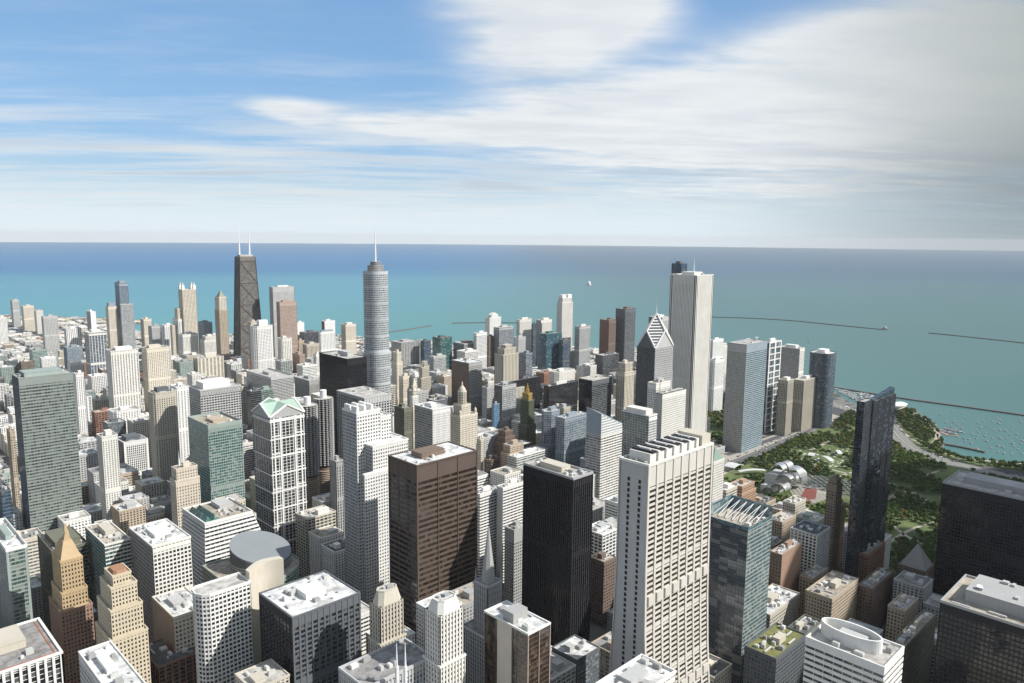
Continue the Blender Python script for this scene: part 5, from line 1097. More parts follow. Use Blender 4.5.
def church():
    p = ground(488.5, 600, 100); B = Bld('gothic_spire_tower', 'grey stone gothic skyscraper church with a tall pointed spire', (p.x, p.y, 0), 'church'); HEROES.append((488, 570, 'the gothic spire church'))
    p2 = ground(488.5, 526, 173); B.e.location = (p2.x - 10, p2.y - 10, 0); take(p2.x - 14, p2.y - 14, 28, 28)
    B.tier(rect(-6, -6, 26, 26), 0, 84, sty('ribs', 'lgrey', 'dark', bay=3, pw=.5), roof='grey'); B.tier(rect(2, 2, 18, 18), 84.3, 124, sty('ribs', 'lgrey', 'dark', bay=2.4, pw=.55, fh=6), roof='grey')
    m = MB(); m.frustum(cham(4, 4, 16, 16, 3.4), 124.4, cham(9.6, 9.6, 10.4, 10.4, .2), 173)
    for (a, c) in ((2.6, 2.6), (17.4, 2.6), (17.4, 17.4), (2.6, 17.4)): m.frustum(ell(a, c, 1.3, 1.3, 8), 118, ell(a, c, .1, .1, 8), 138)
    m.build('spire', W_('mgrey'), B.e); B.done()
church()
S('white_corner_roof', 'white-roofed block at the bottom edge left of the flaring granite tower foot', 'the white-roofed bottom block', 628, 706, 594, 675, 125, sty('grid', 'offwhite', 'dark'), roof='white', par=2, parw='white', ph=.35, phw='lgrey', phh=4, units=3)
S('brown_short_tower', 'brown block with tan roof in the shade right of the black mullioned tower', 'the shaded brown block', 604, 563, 590.5, 616, 72, sty('punched', 'brown', 'dark'), roof='tan', units=3)
S('stone_roof_block', 'old grey stone block with bright roofs left of the flaring tower', 'the old grey stone block', 601, 530, 591, 622, 62, sty('punched', 'lgrey', 'dark'), roof='light', units=7, ph=.3)
# lower right dark blocks: only their west fronts face the camera
def dark_slab(px, py, xr_deg, H, w, d, name, label, short, wall, glass, roof, **k):
    p = ground(px, py, H); x, y = p.x, p.y - d; take(x, y, w, d)
    B = Bld(name, label, (x, y, 0), 'office block'); HEROES.append((min(px + 40, 1010), py + 30, short))
    B.tier(rect(0, 0, w, d), 0, H, sty('curtain', wall, glass, bay=3, sh=.30, pw=.16, pp=.4, **k), roof=roof, par=1.8, parw='mgrey' if roof != 'grey' else 'mgrey', cap=6)
    return B
B = dark_slab(943, 483, 0, 150, 60, 85, 'black_office_slab', 'massive black office slab beside the park at the right edge', 'the massive black office slab', 'dark', 'black', 'light')
B.penthouse(18, 10, 42, 70, 150.2, 6, 'mgrey'); B.units(2, 3, 16, 80, 150.2, 5, 3); B.done()
B = dark_slab(941, 602, 0, 146, 62, 90, 'dark_corner_tower', 'dark glass block with beige roof deck and dish in the bottom right corner', 'the dark corner tower with roof dish', 'dark', 'black', 'tan')
B.penthouse(14, 12, 50, 78, 146.2, 9, 'mgrey', units=3, seed=5); B.units(1, 3, 12, 85, 146.2, 3, 8)
m = MB(); pr = [(0, .3), (.5, 2.0), (1.4, 3.2)]
for (za, ra), (zb, rb) in zip(pr, pr[1:]): m.frustum(ell(22, 70, ra, ra, 16), 156.5 + za, ell(22, 70, rb, rb, 16), 156.5 + zb, False)
m.build('roof_dish', plain('white_metal', (.8, .8, .8), .4), B.e); B.done()
def glass_roof_hall():     # the pale pyramid roof by the park
    p = ground(919, 590, 40); c = ground(918, 544, 80); B = Bld('pyramid_roof_block', 'old stone block with a steep grey pyramid roof beside the park', (c.x - 14, c.y - 14, 0)); HEROES.append((918, 560, 'the steep grey pyramid roof')); take(c.x - 16, c.y - 16, 32, 32)
    B.tier(rect(0, 0, 28, 28), 0, 56, sty('punched', 'brown', 'dark'), roof='tan'); m = MB(); m.frustum(rect(1, 1, 27, 27), 56.5, rect(13.5, 13.5, 14.5, 14.5), 80); m.build('pyramid_roof', wall_mat((.30, .29, .27)), B.e)
    B.done()
glass_roof_hall()
LOOP = [  # smaller old blocks of the lower right, xn,yn,xl,xr,H,wall,roof,label,short
 (832, 600, 806, 858, 62, 'tan', 'tan', 'tan office block with cluttered roof tanks left of the pyramid roof', 'the tan cluttered-roof block'),
 (872, 590, 858, 893, 55, 'brown', 'grey', 'brown old office block with a jumble of roof boxes near the dark glass tower', 'the brown jumbled-roof block'),
 (905, 612, 888, 918, 58, 'tan', 'light', 'warm stone block with pale roof and side light', 'the warm stone pale-roof block'),
 (770, 616, 742, 800, 48, 'lime', 'white', 'long low stone block with a bright white roof below the brick one', 'the long white-roofed stone block'),
 (812, 580, 800, 828, 48, 'tan', 'light', 'small tan block behind the long white-roofed stone one', 'the small tan block'),
 (800, 640, 782, 822, 60, 'olive', 'dark', 'dark olive block in front of the long white-roofed stone one', 'the small dark olive block'),
 (776, 660, 745, 806, 66, 'slate', 'green', 'dark glass block with a planted yellow-green roof strip', 'the planted-roof dark block'),
 (868, 556, 852, 885, 58, 'brick', 'grey', 'dark brick block at the foot of the slender dark blue tower', 'the dark brick foot block'),
 (782, 523, 768, 796, 60, 'tan', 'light', 'stone block facing the park right of the warm terracotta one', 'the park-facing stone block'),
 (795, 505, 783, 806, 62, 'lime', 'light', 'pale stone block by the red seating of the band shell', 'the pale stone park block'),
 (760, 545, 752, 772, 70, 'lime', 'light', 'narrow stone block wedged behind the truss-roofed glass tower', 'the wedged stone block'),
 (905, 648, 892, 936, 92, 'olive', 'tan', 'dark rounded office block between the oval-roofed and corner towers', 'the dark rounded block'),
 (952, 630, 940, 972, 60, 'olive', 'grey', 'shaded low block behind the dark corner tower', 'the shaded low block')]
for k, (xn, yn, xl, xr, H, wl, rf, lb, sh_) in enumerate(LOOP):
    S('old_office_block' if k != 6 else 'planted_roof_block', lb, sh_, xn, yn, xl, xr, H, sty('punched', wl, 'dark'), roof=rf, units=8, ph=.22, phh=5, phw='lime', par=1.4)

# ================================================================== PARK, HARBOUR AND ROAD THINGS
def inpoly(x, y, P):
    c = False; n = len(P)
    for i in range(n):
        x1, y1 = P[i]; x2, y2 = P[i - 1]
        if (y1 > y) != (y2 > y) and x < (x2 - x1) * (y - y1) / (y2 - y1) + x1: c = not c
    return c
def near_line(x, y, pts, r):
    for a, b in zip(pts, pts[1:]):
        dx_, dy_ = b[0] - a[0], b[1] - a[1]; L = dx_ * dx_ + dy_ * dy_ or 1
        u = max(0, min(1, ((x - a[0]) * dx_ + (y - a[1]) * dy_) / L))
        if (x - a[0] - u * dx_) ** 2 + (y - a[1] - u * dy_) ** 2 < r * r: return True
    return False
# band shell: curled steel ribbons round a stage
def band_shell():
    c = ground(786, 492, 0); e = bpy.data.objects.new('band_shell', None); C.objects.link(e); e.location = (c.x + 8, c.y + 5, 0); e.scale = (1.25, 1.25, 1.3)
    e['label'] = 'shiny steel band shell of curling metal ribbons in the park'; e['category'] = 'band shell'; take(c.x - 25, c.y - 10, 80, 50)
    steel = plain('brushed_steel', (.62, .62, .62), .38, .75)
    m = MB(); m.box(-16, 0, 0, 16, 22, 20); m.box(-30, 6, 0, -17, 20, 10); m.box(17, 6, 0, 30, 20, 10); m.build('stage_house', W_('lgrey'), e)
    rnd = random.Random(4)
    specs = [(-24, -4, 11, 14, 18, 20, 150, -10), (-14, -6, 20, 15, 17, 40, 170, 5), (0, -8, 26, 17, 17, 20, 165, 0), (14, -6, 21, 15, 17, 10, 150, -5), (25, -3, 12, 14, 18, 0, 150, 12), (-8, 8, 30, 12, 14, 20, 180, 20), (10, 8, 30, 12, 14, 0, 160, -20), (30, 6, 8, 9, 16, -10, 170, 0), (-31, 6, 7, 10, 14, 20, 200, 0)]
    for (x0, y0, z0, r, wd, a0, a1, tw) in specs:
        m = MB(); n = 14
        for s_ in (0, .5):
            pts = []
            for k in range(n + 1):
                a = R(a0 + (a1 - a0) * k / n); rr = r * (1 + .12 * math.sin(a * 2)) - s_
                pts.append((y0 - rr * math.cos(a) * .8, z0 + rr * math.sin(a) * .75 - r * .35))
            for k in range(n):
                (ya, za), (yb, zb) = pts[k], pts[k + 1]; t0, t1 = tw * .05 * k / n, tw * .05 * (k + 1) / n
                m.quad((x0 - wd / 2 + t0 * 4, ya, max(1, za)), (x0 + wd / 2 + t0 * 4, ya + t0 * 3, max(1, za)), (x0 + wd / 2 + t1 * 4, yb + t1 * 3, max(1, zb)), (x0 - wd / 2 + t1 * 4, yb, max(1, zb)))
        m.build('steel_ribbon', steel, e, smooth=True)
    m = MB()
    for k in range(7):
        for q in range(10):
            x0 = -28 + k * 9.3; y0 = -14 - q * 9; y1 = y0 - 9; h = lambda y: 16 + 4 * math.sin((y + 14) / -90 * math.pi)
            m.beam((x0, y0, h(y0)), (x0 + 9, y1, h(y1)), .5); m.beam((x0 + 9, y0, h(y0)), (x0, y1, h(y1)), .5)
    m.build('steel_trellis', plain('pipe_steel', (.5, .5, .5), .4, .6), e)
band_shell()
red = plain('red_seats', (.26, .08, .06), .7)
o = sheet('seating', pxpoly([(801, 496), (806, 488), (817, 489), (815.5, 499), (803, 500.5)])[::-1], .30, red, thick=.2); o['kind'] = 'stuff'; o['label'] = 'red seat rows on the terrace below the steel band shell'
o = sheet('terrace', pxpoly([(790, 491), (797, 484), (826, 486), (828, 499), (812, 504), (797, 501)])[::-1], .12, conc)
def canopy(px, py, w, d, h, rot, label, col=(.62, .63, .62)):
    c = ground(px, py, 0); e = bpy.data.objects.new('park_canopy', None); C.objects.link(e); e.location = (c.x, c.y, 0); e.rotation_euler.z = R(rot); e['label'] = label; e['category'] = 'canopy'
    m = MB(); n = 8
    for k in range(n):
        a, b_ = -1 + 2 * k / n, -1 + 2 * (k + 1) / n; za, zb = h + 2.5 * (1 - a * a), h + 2.5 * (1 - b_ * b_)
        m.quad((a * w / 2, -d / 2, za), (b_ * w / 2, -d / 2, zb), (b_ * w / 2, d / 2, zb), (a * w / 2, d / 2, za)); m.quad((a * w / 2, -d / 2, za - .4), (b_ * w / 2, -d / 2, zb - .4), (b_ * w / 2, -d / 2, zb), (a * w / 2, -d / 2, za))
    m.build('roof', plain('canopy_white', col, .5), e)
    for sx in (-.9, .9):
        for sy in (-.8, .8): m = MB(); m.box(sx * w / 2 - .3, sy * d / 2 - .3, 0, sx * w / 2 + .3, sy * d / 2 + .3, h + .3); m.build('post', W_('lgrey'), e)
canopy(827, 462, 34, 10, 7, 55, 'long white canopy on the play ground near the slim brown tower')
canopy(838, 455, 26, 9, 6, 40, 'white canopy farther up the play ground beside the dark blue tower')
canopy(812, 457, 20, 12, 5, 10, 'small white canopy at the play ground edge nearest the road deck')
canopy(733, 470, 30, 22, 9, 0, 'bright white flat-curved canopy at the foot of the banded blue-grey tower')
canopy(752, 474, 50, 9, 6, -35, 'long thin white canopy curling beside the white flat-curved one')
rnd = random.Random(5); m = MB()
for k in range(60):
    px, py = rnd.uniform(800, 852), rnd.uniform(449, 467)
    c = ground(px, py); s_ = rnd.uniform(2, 6); h = rnd.uniform(.3, 1.0); a = rnd.uniform(0, 3); m.frustum(ell(c.x, c.y, s_, s_ * .5, 7, a), 0, ell(c.x, c.y, s_ * .8, s_ * .4, 7, a), h)
o = m.build('pale_rocks', plain('pale_rock', (.45, .45, .43), .8)); o['kind'] = 'stuff'; o['label'] = 'pale boulders and paving patches of the play ground by the brown tower'
def clubhouse():
    c = ground(899, 407, 0); e = bpy.data.objects.new('boat_clubhouse', None); C.objects.link(e); e.location = (c.x, c.y, 0); e['label'] = 'white rounded boat clubhouse on the harbour edge behind the dark blue tower'; e['category'] = 'clubhouse'
    m = MB(); m.frustum(ell(0, 0, 26, 14, 24, .6), 0, ell(0, 0, 26, 14, 24, .6), 7); m.build('wall', W_('offwhite'), e)
    m = MB(); m.frustum(ell(0, 0, 30, 17, 24, .6), 7.1, ell(0, 0, 22, 11, 24, .6), 10); m.build('roof', W_('white'), e)
    m = MB(); m.frustum(ell(-12, 22, 14, 7, 16, .6), 0, ell(-12, 22, 13, 6, 16, .6), 6); m.build('annex', W_('offwhite'), e)
clubhouse()

# boats: one of each kind, then copies
def make_boat(kind, label, group):
    wm = plain('boat_white', (.50, .50, .49), .45)
    if kind == 'sail':
        m = MB(); L, Bm = 10, 3.0; f1 = [(-L / 2, -Bm * .35), (L * .1, -Bm / 2), (L / 2, 0), (L * .1, Bm / 2), (-L / 2, Bm * .35)]
        m.frustum([(a * .85, b * .5) for a, b in f1], -.5, f1, 1.1, True, True); e = m.build('sailboat', wm)
        m = MB(); m.frustum([(-2.5, -.9), (1.8, -.7), (1.8, .7), (-2.5, .9)], 1.1, [(-2.3, -.7), (1.2, -.5), (1.2, .5), (-2.3, .7)], 1.8); m.build('cabin', wm, e)
        m = MB(); m.frustum(ell(.8, 0, .14, .14, 6), 1.1, ell(.8, 0, .07, .07, 6), 13); m.beam((.8, 0, 2.4), (-3.6, 0, 2.5), .35); m.build('mast', plain('mast_alu', (.5, .5, .5), .4), e)
    else:
        m = MB(); L, Bm = 13, 4.2; f1 = [(-L / 2, -Bm * .45), (L * .15, -Bm / 2), (L / 2, 0), (L * .15, Bm / 2), (-L / 2, Bm * .45)]
        m.frustum([(a * .85, b * .6) for a, b in f1], -.6, f1, 1.7, True, True); e = m.build('motorboat', wm)
        m = MB(); m.frustum([(-4, -1.6), (2.6, -1.3), (2.6, 1.3), (-4, 1.6)], 1.7, [(-3.6, -1.4), (1.4, -1.1), (1.4, 1.1), (-3.6, 1.4)], 3.6); m.build('cabin', W_('white'), e)
        m = MB(); m.box(-3.2, -1.2, 3.65, .6, 1.2, 3.8); m.frustum(rect(1.5, -1.15, 2.4, 1.15), 1.9, rect(1.3, -1.0, 1.5, 1.0), 3.3); m.build('windscreen', W_('dark'), e)
    e['label'] = label; e['category'] = 'boat'; e['group'] = group
    return e
def copy_tree(o, loc, rz, sc=1.0, label=None, group=None, parent=None):
    c = o.copy(); C.objects.link(c); c.location = loc; c.rotation_euler.z = rz; c.scale = (sc, sc, sc)
    if label: c['label'] = label
    if group: c['group'] = group
    for ch in o.children:
        k = ch.copy(); C.objects.link(k); k.parent = c
    return c
rnd = random.Random(8)
sailb = make_boat('sail', 'small white sailboat moored in the open harbour behind the stone wall', 'sailboats moored in the harbour'); bpy.context.view_layer.update()
motor = make_boat('motor', 'white motorboat berthed in the crowded marina beside the dark curved harbour tower', 'motorboats in the crowded marina')
HARB = [(918, 404), (960, 409), (1024, 418), (1024, 458), (965, 447), (948, 425)]
put = []; first = True
for k in range(900):
    px, py = rnd.uniform(905, 1023), rnd.uniform(402, 458)
    if not inpoly(px, py, HARB) or any((px - a) ** 2 + ((py - b) * 2.2) ** 2 < 26 for a, b in put): continue
    if py < 425 and rnd.random() < .55: continue
    if len(put) >= 62: break
    put.append((px, py)); c = ground(px, py, -2); rz = R(35) + rnd.uniform(-.35, .35)
    if first: sailb.location = (c.x, c.y, -2); sailb.rotation_euler.z = rz; sailb.scale = (1.1,) * 3; first = False
    else: copy_tree(sailb, (c.x, c.y, -2), rz, rnd.uniform(.75, 1.15))
put = []; first = True
MAR = [(836, 389.5), (862, 394), (884, 398), (893, 404), (884, 406), (866, 405), (851, 399), (838, 391.5)]
for k in range(900):
    px, py = rnd.uniform(836, 893), rnd.uniform(389, 406)
    if not inpoly(px, py, MAR) or any((px - a) ** 2 + ((py - b) * 2.4) ** 2 < 5.5 for a, b in put): continue
    if len(put) >= 90: break
    put.append((px, py)); c = ground(px, py, -2); rz = rnd.choice([R(40), R(130)]) + rnd.uniform(-.1, .1)
    if first: motor.location = (c.x, c.y, -2); motor.rotation_euler.z = rz; first = False
    else: copy_tree(motor, (c.x, c.y, -2), rz, rnd.uniform(.9, 1.5))
for k in range(14):
    t_ = rnd.uniform(0, 1); px, py = 913 + 44 * t_, 421.5 + 12.6 * t_ + rnd.choice([-1.8, 1.6]); c = ground(px, py, -2)
    copy_tree(motor, (c.x, c.y, -2), R(110), rnd.uniform(.9, 1.4), 'white boat tied up along the reddish floating dock', 'boats along the floating dock')
for px, py, s_, lb in ((742, 343, 2.2, 'lone boat on the lake above the tall slab with white roof boxes'), (741, 358.5, 1.8, 'boat on the water between the white-framed condo and grey slab'), (808.5, 342, 1.8, 'small boat on the lake left of the dark curved harbour tower'),
                       (811, 353, 1.6, 'small boat near the shore left of the dark curved tower'), (805, 360, 1.5, 'boat hugging the shore right of the grey slab')):
    c = ground(px, py, -2); copy_tree(sailb, (c.x, c.y, -2), R(60), s_, lb, lb + ' group')

# cars
def make_car(col, key):
    m = MB(); m.frustum([(-2.2, -.9), (2.2, -.9), (2.2, .9), (-2.2, .9)], .3, [(-2.2, -.85), (2.15, -.85), (2.15, .85), (-2.2, .85)], .95); m.frustum([(-1.9, -.8), (1.1, -.8), (1.1, .8), (-1.9, .8)], .95, [(-1.5, -.65), (.5, -.65), (.5, .65), (-1.5, .65)], 1.45)
    e = m.build('car', plain('car_' + key, col, .3)); m = MB(); m.frustum([(-1.86, -.82), (1.06, -.82), (1.06, .82), (-1.86, .82)], 1.0, [(-1.56, -.69), (.58, -.69), (.58, .69), (-1.56, .69)], 1.36, False); m.build('window_glass', W_('black'), e)
    m = MB()
    for x_ in (-1.4, 1.4):
        for s_ in (-1, 1):
            f = [(x_ + .34 * math.cos(a), .34 + .34 * math.sin(a)) for a in [2 * math.pi * q / 10 for q in range(10)]]; y0 = s_ * .92
            m.ngon([(a, y0, b) for a, b in (f if s_ < 0 else f[::-1])])
    m.build('wheels', W_('black'), e); e['category'] = 'car'; return e
cars = [make_car(c, n) for n, c in (('white', (.7, .7, .7)), ('black', (.02, .02, .02)), ('silver', (.4, .4, .42)), ('red', (.35, .03, .02)), ('blue', (.03, .07, .2)))]
cn = ['white', 'black', 'silver', 'red', 'blue']; started = set()
def put_car(pt, ang, where, grp):
    k = rnd.choices(range(5), [5, 4, 4, 1, 1])[0]; lb = f'{cn[k]} car {where}'; g_ = f'{cn[k]} cars {grp}'
    if k not in started: started.add(k); cars[k].location = pt; cars[k].rotation_euler.z = ang; cars[k]['label'] = lb; cars[k]['group'] = g_
    else: copy_tree(cars[k], pt, ang, 1, lb, g_)
def cars_on(pts, lanes, n, where, grp, z=.14, w=None):
    for k in range(n):
        ln = rnd.choice(lanes); L2, R2 = line_poly(pts, 2 * abs(ln)); q = L2 if ln > 0 else R2
        i = rnd.randrange(len(q) - 1); u = rnd.random(); a, b = Vector(q[i]), Vector(q[i + 1]); p_ = a + (b - a) * u; d_ = (b - a) * (1 if ln < 0 else -1)
        put_car((p_.x, p_.y, z), math.atan2(d_.y, d_.x), where, grp)
cars_on(DRIVE, [4.5, 8, 11.8, 15.4, -4.5, -8, -11.8, -15.4], 75, 'driving on the curving lakeside road', 'on the lakeside road')
cars_on([(728, 465.5), (762, 452), (795, 437.5), (828, 421.5)], [1.8, 5, 9, -1.8, -5, -9], 40, 'driving on the broad road beside the park', 'on the park-side road')
for k in range(40):
    q = ground(rnd.uniform(722, 790), 0, 0) if False else None
    px = rnd.uniform(722, 800); py = 463 - (px - 722) * .40 + rnd.uniform(-1.5, 1.5); c = ground(px, py); put_car((c.x, c.y, .12), R(rnd.choice([0, 90, 180])), 'parked on the pale road deck', 'parked on the road deck')
for c in cars:
    if 'label' not in c: c['label'] = 'car on the road'; 

# ================================================================== TREES
def leaf_mat(name, a, b):
    m, t, p = new_mat(name); tc = t.new('ShaderNodeTexCoord'); oi = t.new('ShaderNodeObjectInfo'); g = t.new('ShaderNodeNewGeometry')
    n = t.noise(g.outputs['Position'], .06, 3); n2 = t.new('ShaderNodeTexWhiteNoise', noise_dimensions='3D'); t.l.new(t.vm('FLOOR', t.vm('MULTIPLY', tc.outputs['Object'], (.9, .9, .9))), n2.inputs['Vector'])
    f = t.m('ADD', t.m('MULTIPLY', t.ss(n, .3, .7), .5), t.m('MULTIPLY', n2.outputs[0], .5))
    t.l.new(t.mix(f, C4(a), C4(b)), p.inputs['Base Color']); p.inputs['Roughness'].default_value = .8; p.inputs['Specular IOR Level'].default_value = .15
    return m
LEAF = [leaf_mat('leaves_green', (.042, .078, .016), (.090, .130, .030)), leaf_mat('leaves_dark', (.030, .058, .015), (.060, .095, .025)), leaf_mat('leaves_yellow', (.10, .11, .02), (.17, .15, .03)), leaf_mat('leaves_rust', (.14, .075, .02), (.20, .11, .03))]
bark = plain('bark', (.12, .09, .06), .9)
def crown_quads(m, rnd, cx, cy, cz, r, h, n, s=1.3):
    lobes = [(rnd.uniform(-.45, .45) * r, rnd.uniform(-.45, .45) * r, rnd.uniform(-.25, .35) * h, rnd.uniform(.45, .7)) for _ in range(5)]
    for k in range(n):
        lx, ly, lz, lr = rnd.choice(lobes); v = Vector((rnd.gauss(0, 1), rnd.gauss(0, 1), rnd.gauss(0, 1))).normalized() * (rnd.random() ** .35)
        c = Vector((cx + lx + v.x * r * lr, cy + ly + v.y * r * lr, cz + lz + v.z * h * lr * .75))
        nn = (v + Vector((rnd.gauss(0, .5), rnd.gauss(0, .5), rnd.gauss(0, .5) + .4))).normalized(); a = nn.orthogonal().normalized(); b = nn.cross(a); q = s * rnd.uniform(.6, 1.3)
        a = a * q; b = b * q * .8; m.quad(tuple(c - a), tuple(c - b), tuple(c + a), tuple(c + b))
def trunk_mesh(h):
    m = MB(); m.frustum(ell(0, 0, .42, .42, 7), 0, ell(0, 0, .24, .24, 7), h * .55, False)
    for a in (0.4, 2.2, 4.0, 5.3): m.beam((0, 0, h * .42), (math.cos(a) * h * .2, math.sin(a) * h * .2, h * .68), .22)
    return m
protos = []
for k in range(9):
    r_ = random.Random(k + 40); mi = [0, 0, 0, 1, 1, 1, 2, 3, 0][k]; h = r_.uniform(9, 12.5)
    tm = trunk_mesh(h).build('trunk', bark); cm = MB(); crown_quads(cm, r_, 0, 0, h * .66, h * .46, h * .44, 150, 1.0); cr = cm.build('crown', LEAF[mi]); protos.append((tm.data, cr.data, h, mi))
    bpy.data.objects.remove(tm); bpy.data.objects.remove(cr)
EXCL = [smooth_px(p) for p in ([(793, 457), (830, 469), (850, 474)], [(885, 500), (910, 492), (930, 505)], [(897, 424), (908, 436), (926, 445), (935, 441), (937, 434)], [(757, 497), (780, 486), (793, 480)])]
EXCLW = [[tuple(ground(a, b)[:2]) for a, b in e_] for e_ in EXCL]; DRW = [tuple(ground(a, b)[:2]) for a, b in DRIVE]; DECKW = deck
CL = [(c[0], c[1]) for c in ()]
LAWN = [(ground(752, 446), 24), (ground(745, 430), 30), (ground(716, 432), 28), (ground(809, 497), 45), (ground(800, 452), 22), (ground(862, 430), 30), (ground(825, 460), 42), (ground(935, 500), 30), (ground(780, 492), 36), (ground(915, 528), 25), (ground(900, 487), 22)]
tree_spots = []
def try_trees(poly, n, spacing, grp, lab, rnd, prob=None):
    xs = [p_[0] for p_ in poly]; ys = [p_[1] for p_ in poly]; got = 0
    for k in range(n):
        x, y = rnd.uniform(min(xs), max(xs)), rnd.uniform(min(ys), max(ys))
        if not inpoly(x, y, poly): continue
        if near_line(x, y, DRW, 24) or inpoly(x, y, DECKW): continue
        if any(near_line(x, y, e_, 6) for e_ in EXCLW): continue
        if any((x - c.x) ** 2 + (y - c.y) ** 2 < r_ * r_ for c, r_ in LAWN): continue
        if any(f[0] - 4 < x < f[2] + 4 and f[1] - 4 < y < f[3] + 4 for f in FOOT): continue
        q = proj((x, y, 5))
        if not (-10 < q[0] < 1034 and q[1] < 690): continue
        if poly is PARK and math.sin(x * .024 + 1.3) * math.sin(y * .031 + x * .006) + .35 * math.sin(x * .07 - y * .05) < -.48: continue
        cell = (int(x // spacing), int(y // spacing))
        if cell in seen: continue
        seen.add(cell); tree_spots.append((x, y, grp, lab))
seen = set(); rnd = random.Random(77)
try_trees(PEN, 6000, 9, 'trees on the curved shore lawn', 'round green tree among many on the curved shore lawn by the harbour', rnd)
try_trees(NPARK, 1500, 9, 'trees in the plaza lawn', 'dark green tree on the small lawn right of the pale ribbed tower', rnd)
try_trees(PARK, 26000, 8.6, 'trees crowding the park', 'leafy tree in the crowded groves of the lake park', rnd)
for (a, b, c_, d_) in ((402, 436, 412, 446), (96, 432, 103, 440), (84, 425, 90, 440)):
    P_ = pxpoly([(a, b), (c_, b), (c_, d_), (a, d_)]); try_trees(P_, 300, 8, 'street trees between towers', 'yellow-green street tree in a gap between towers', rnd)
tree_spots.sort(key=lambda s_: s_[0] ** 2 + s_[1] ** 2)
NT_IND = 295; wood = {}
for k, (x, y, grp, lab) in enumerate(tree_spots):
    w_ = random.Random(k * 13 + 1); zn = math.sin(x * .013 + 1) + math.cos(y * .017); pi_ = w_.choice([0, 1, 2, 8] if zn > .5 else [3, 4, 5] if zn < -.4 else [0, 3, 5, 8]); 
    if w_.random() < .06: pi_ = 6
    if w_.random() < .012: pi_ = 7
    tm, cm_, h, mi = protos[pi_]; sc = w_.uniform(.75, 1.2)
    if k < NT_IND:
        e = bpy.data.objects.new('tree', None); C.objects.link(e); e.location = (x, y, 0); e.scale = (sc,) * 3; e.rotation_euler.z = w_.uniform(0, 6.28)
        kind_ = ['green', 'dark green', 'yellowing', 'rust-coloured'][mi]
        e['label'] = f'{kind_} tree, one of many alike, ' + {'trees on the curved shore lawn': 'on the curved shore lawn', 'trees in the plaza lawn': 'on the lawn right of the pale ribbed tower', 'trees crowding the park': 'in the near groves of the lake park', 'street trees between towers': 'in a gap between towers'}[grp]
        e['category'] = 'tree'; e['group'] = kind_ + ' ' + grp
        for nm, me in (('trunk', tm), ('crown', cm_)): o = bpy.data.objects.new(nm, me); C.objects.link(o); o.parent = e
    else:
        mb = wood.setdefault(mi, MB()); crown_quads(mb, w_, x, y, h * .62 * sc, h * .5 * sc, h * .44 * sc, 75, 1.35)
we = bpy.data.objects.new('woodland', None); C.objects.link(we); we['kind'] = 'stuff'; we['label'] = 'far tree canopy massed across the lake park'; we['category'] = 'woodland'
for mi, mb in wood.items(): o = mb.build('canopy', LEAF[mi], we); o['kind'] = 'stuff'

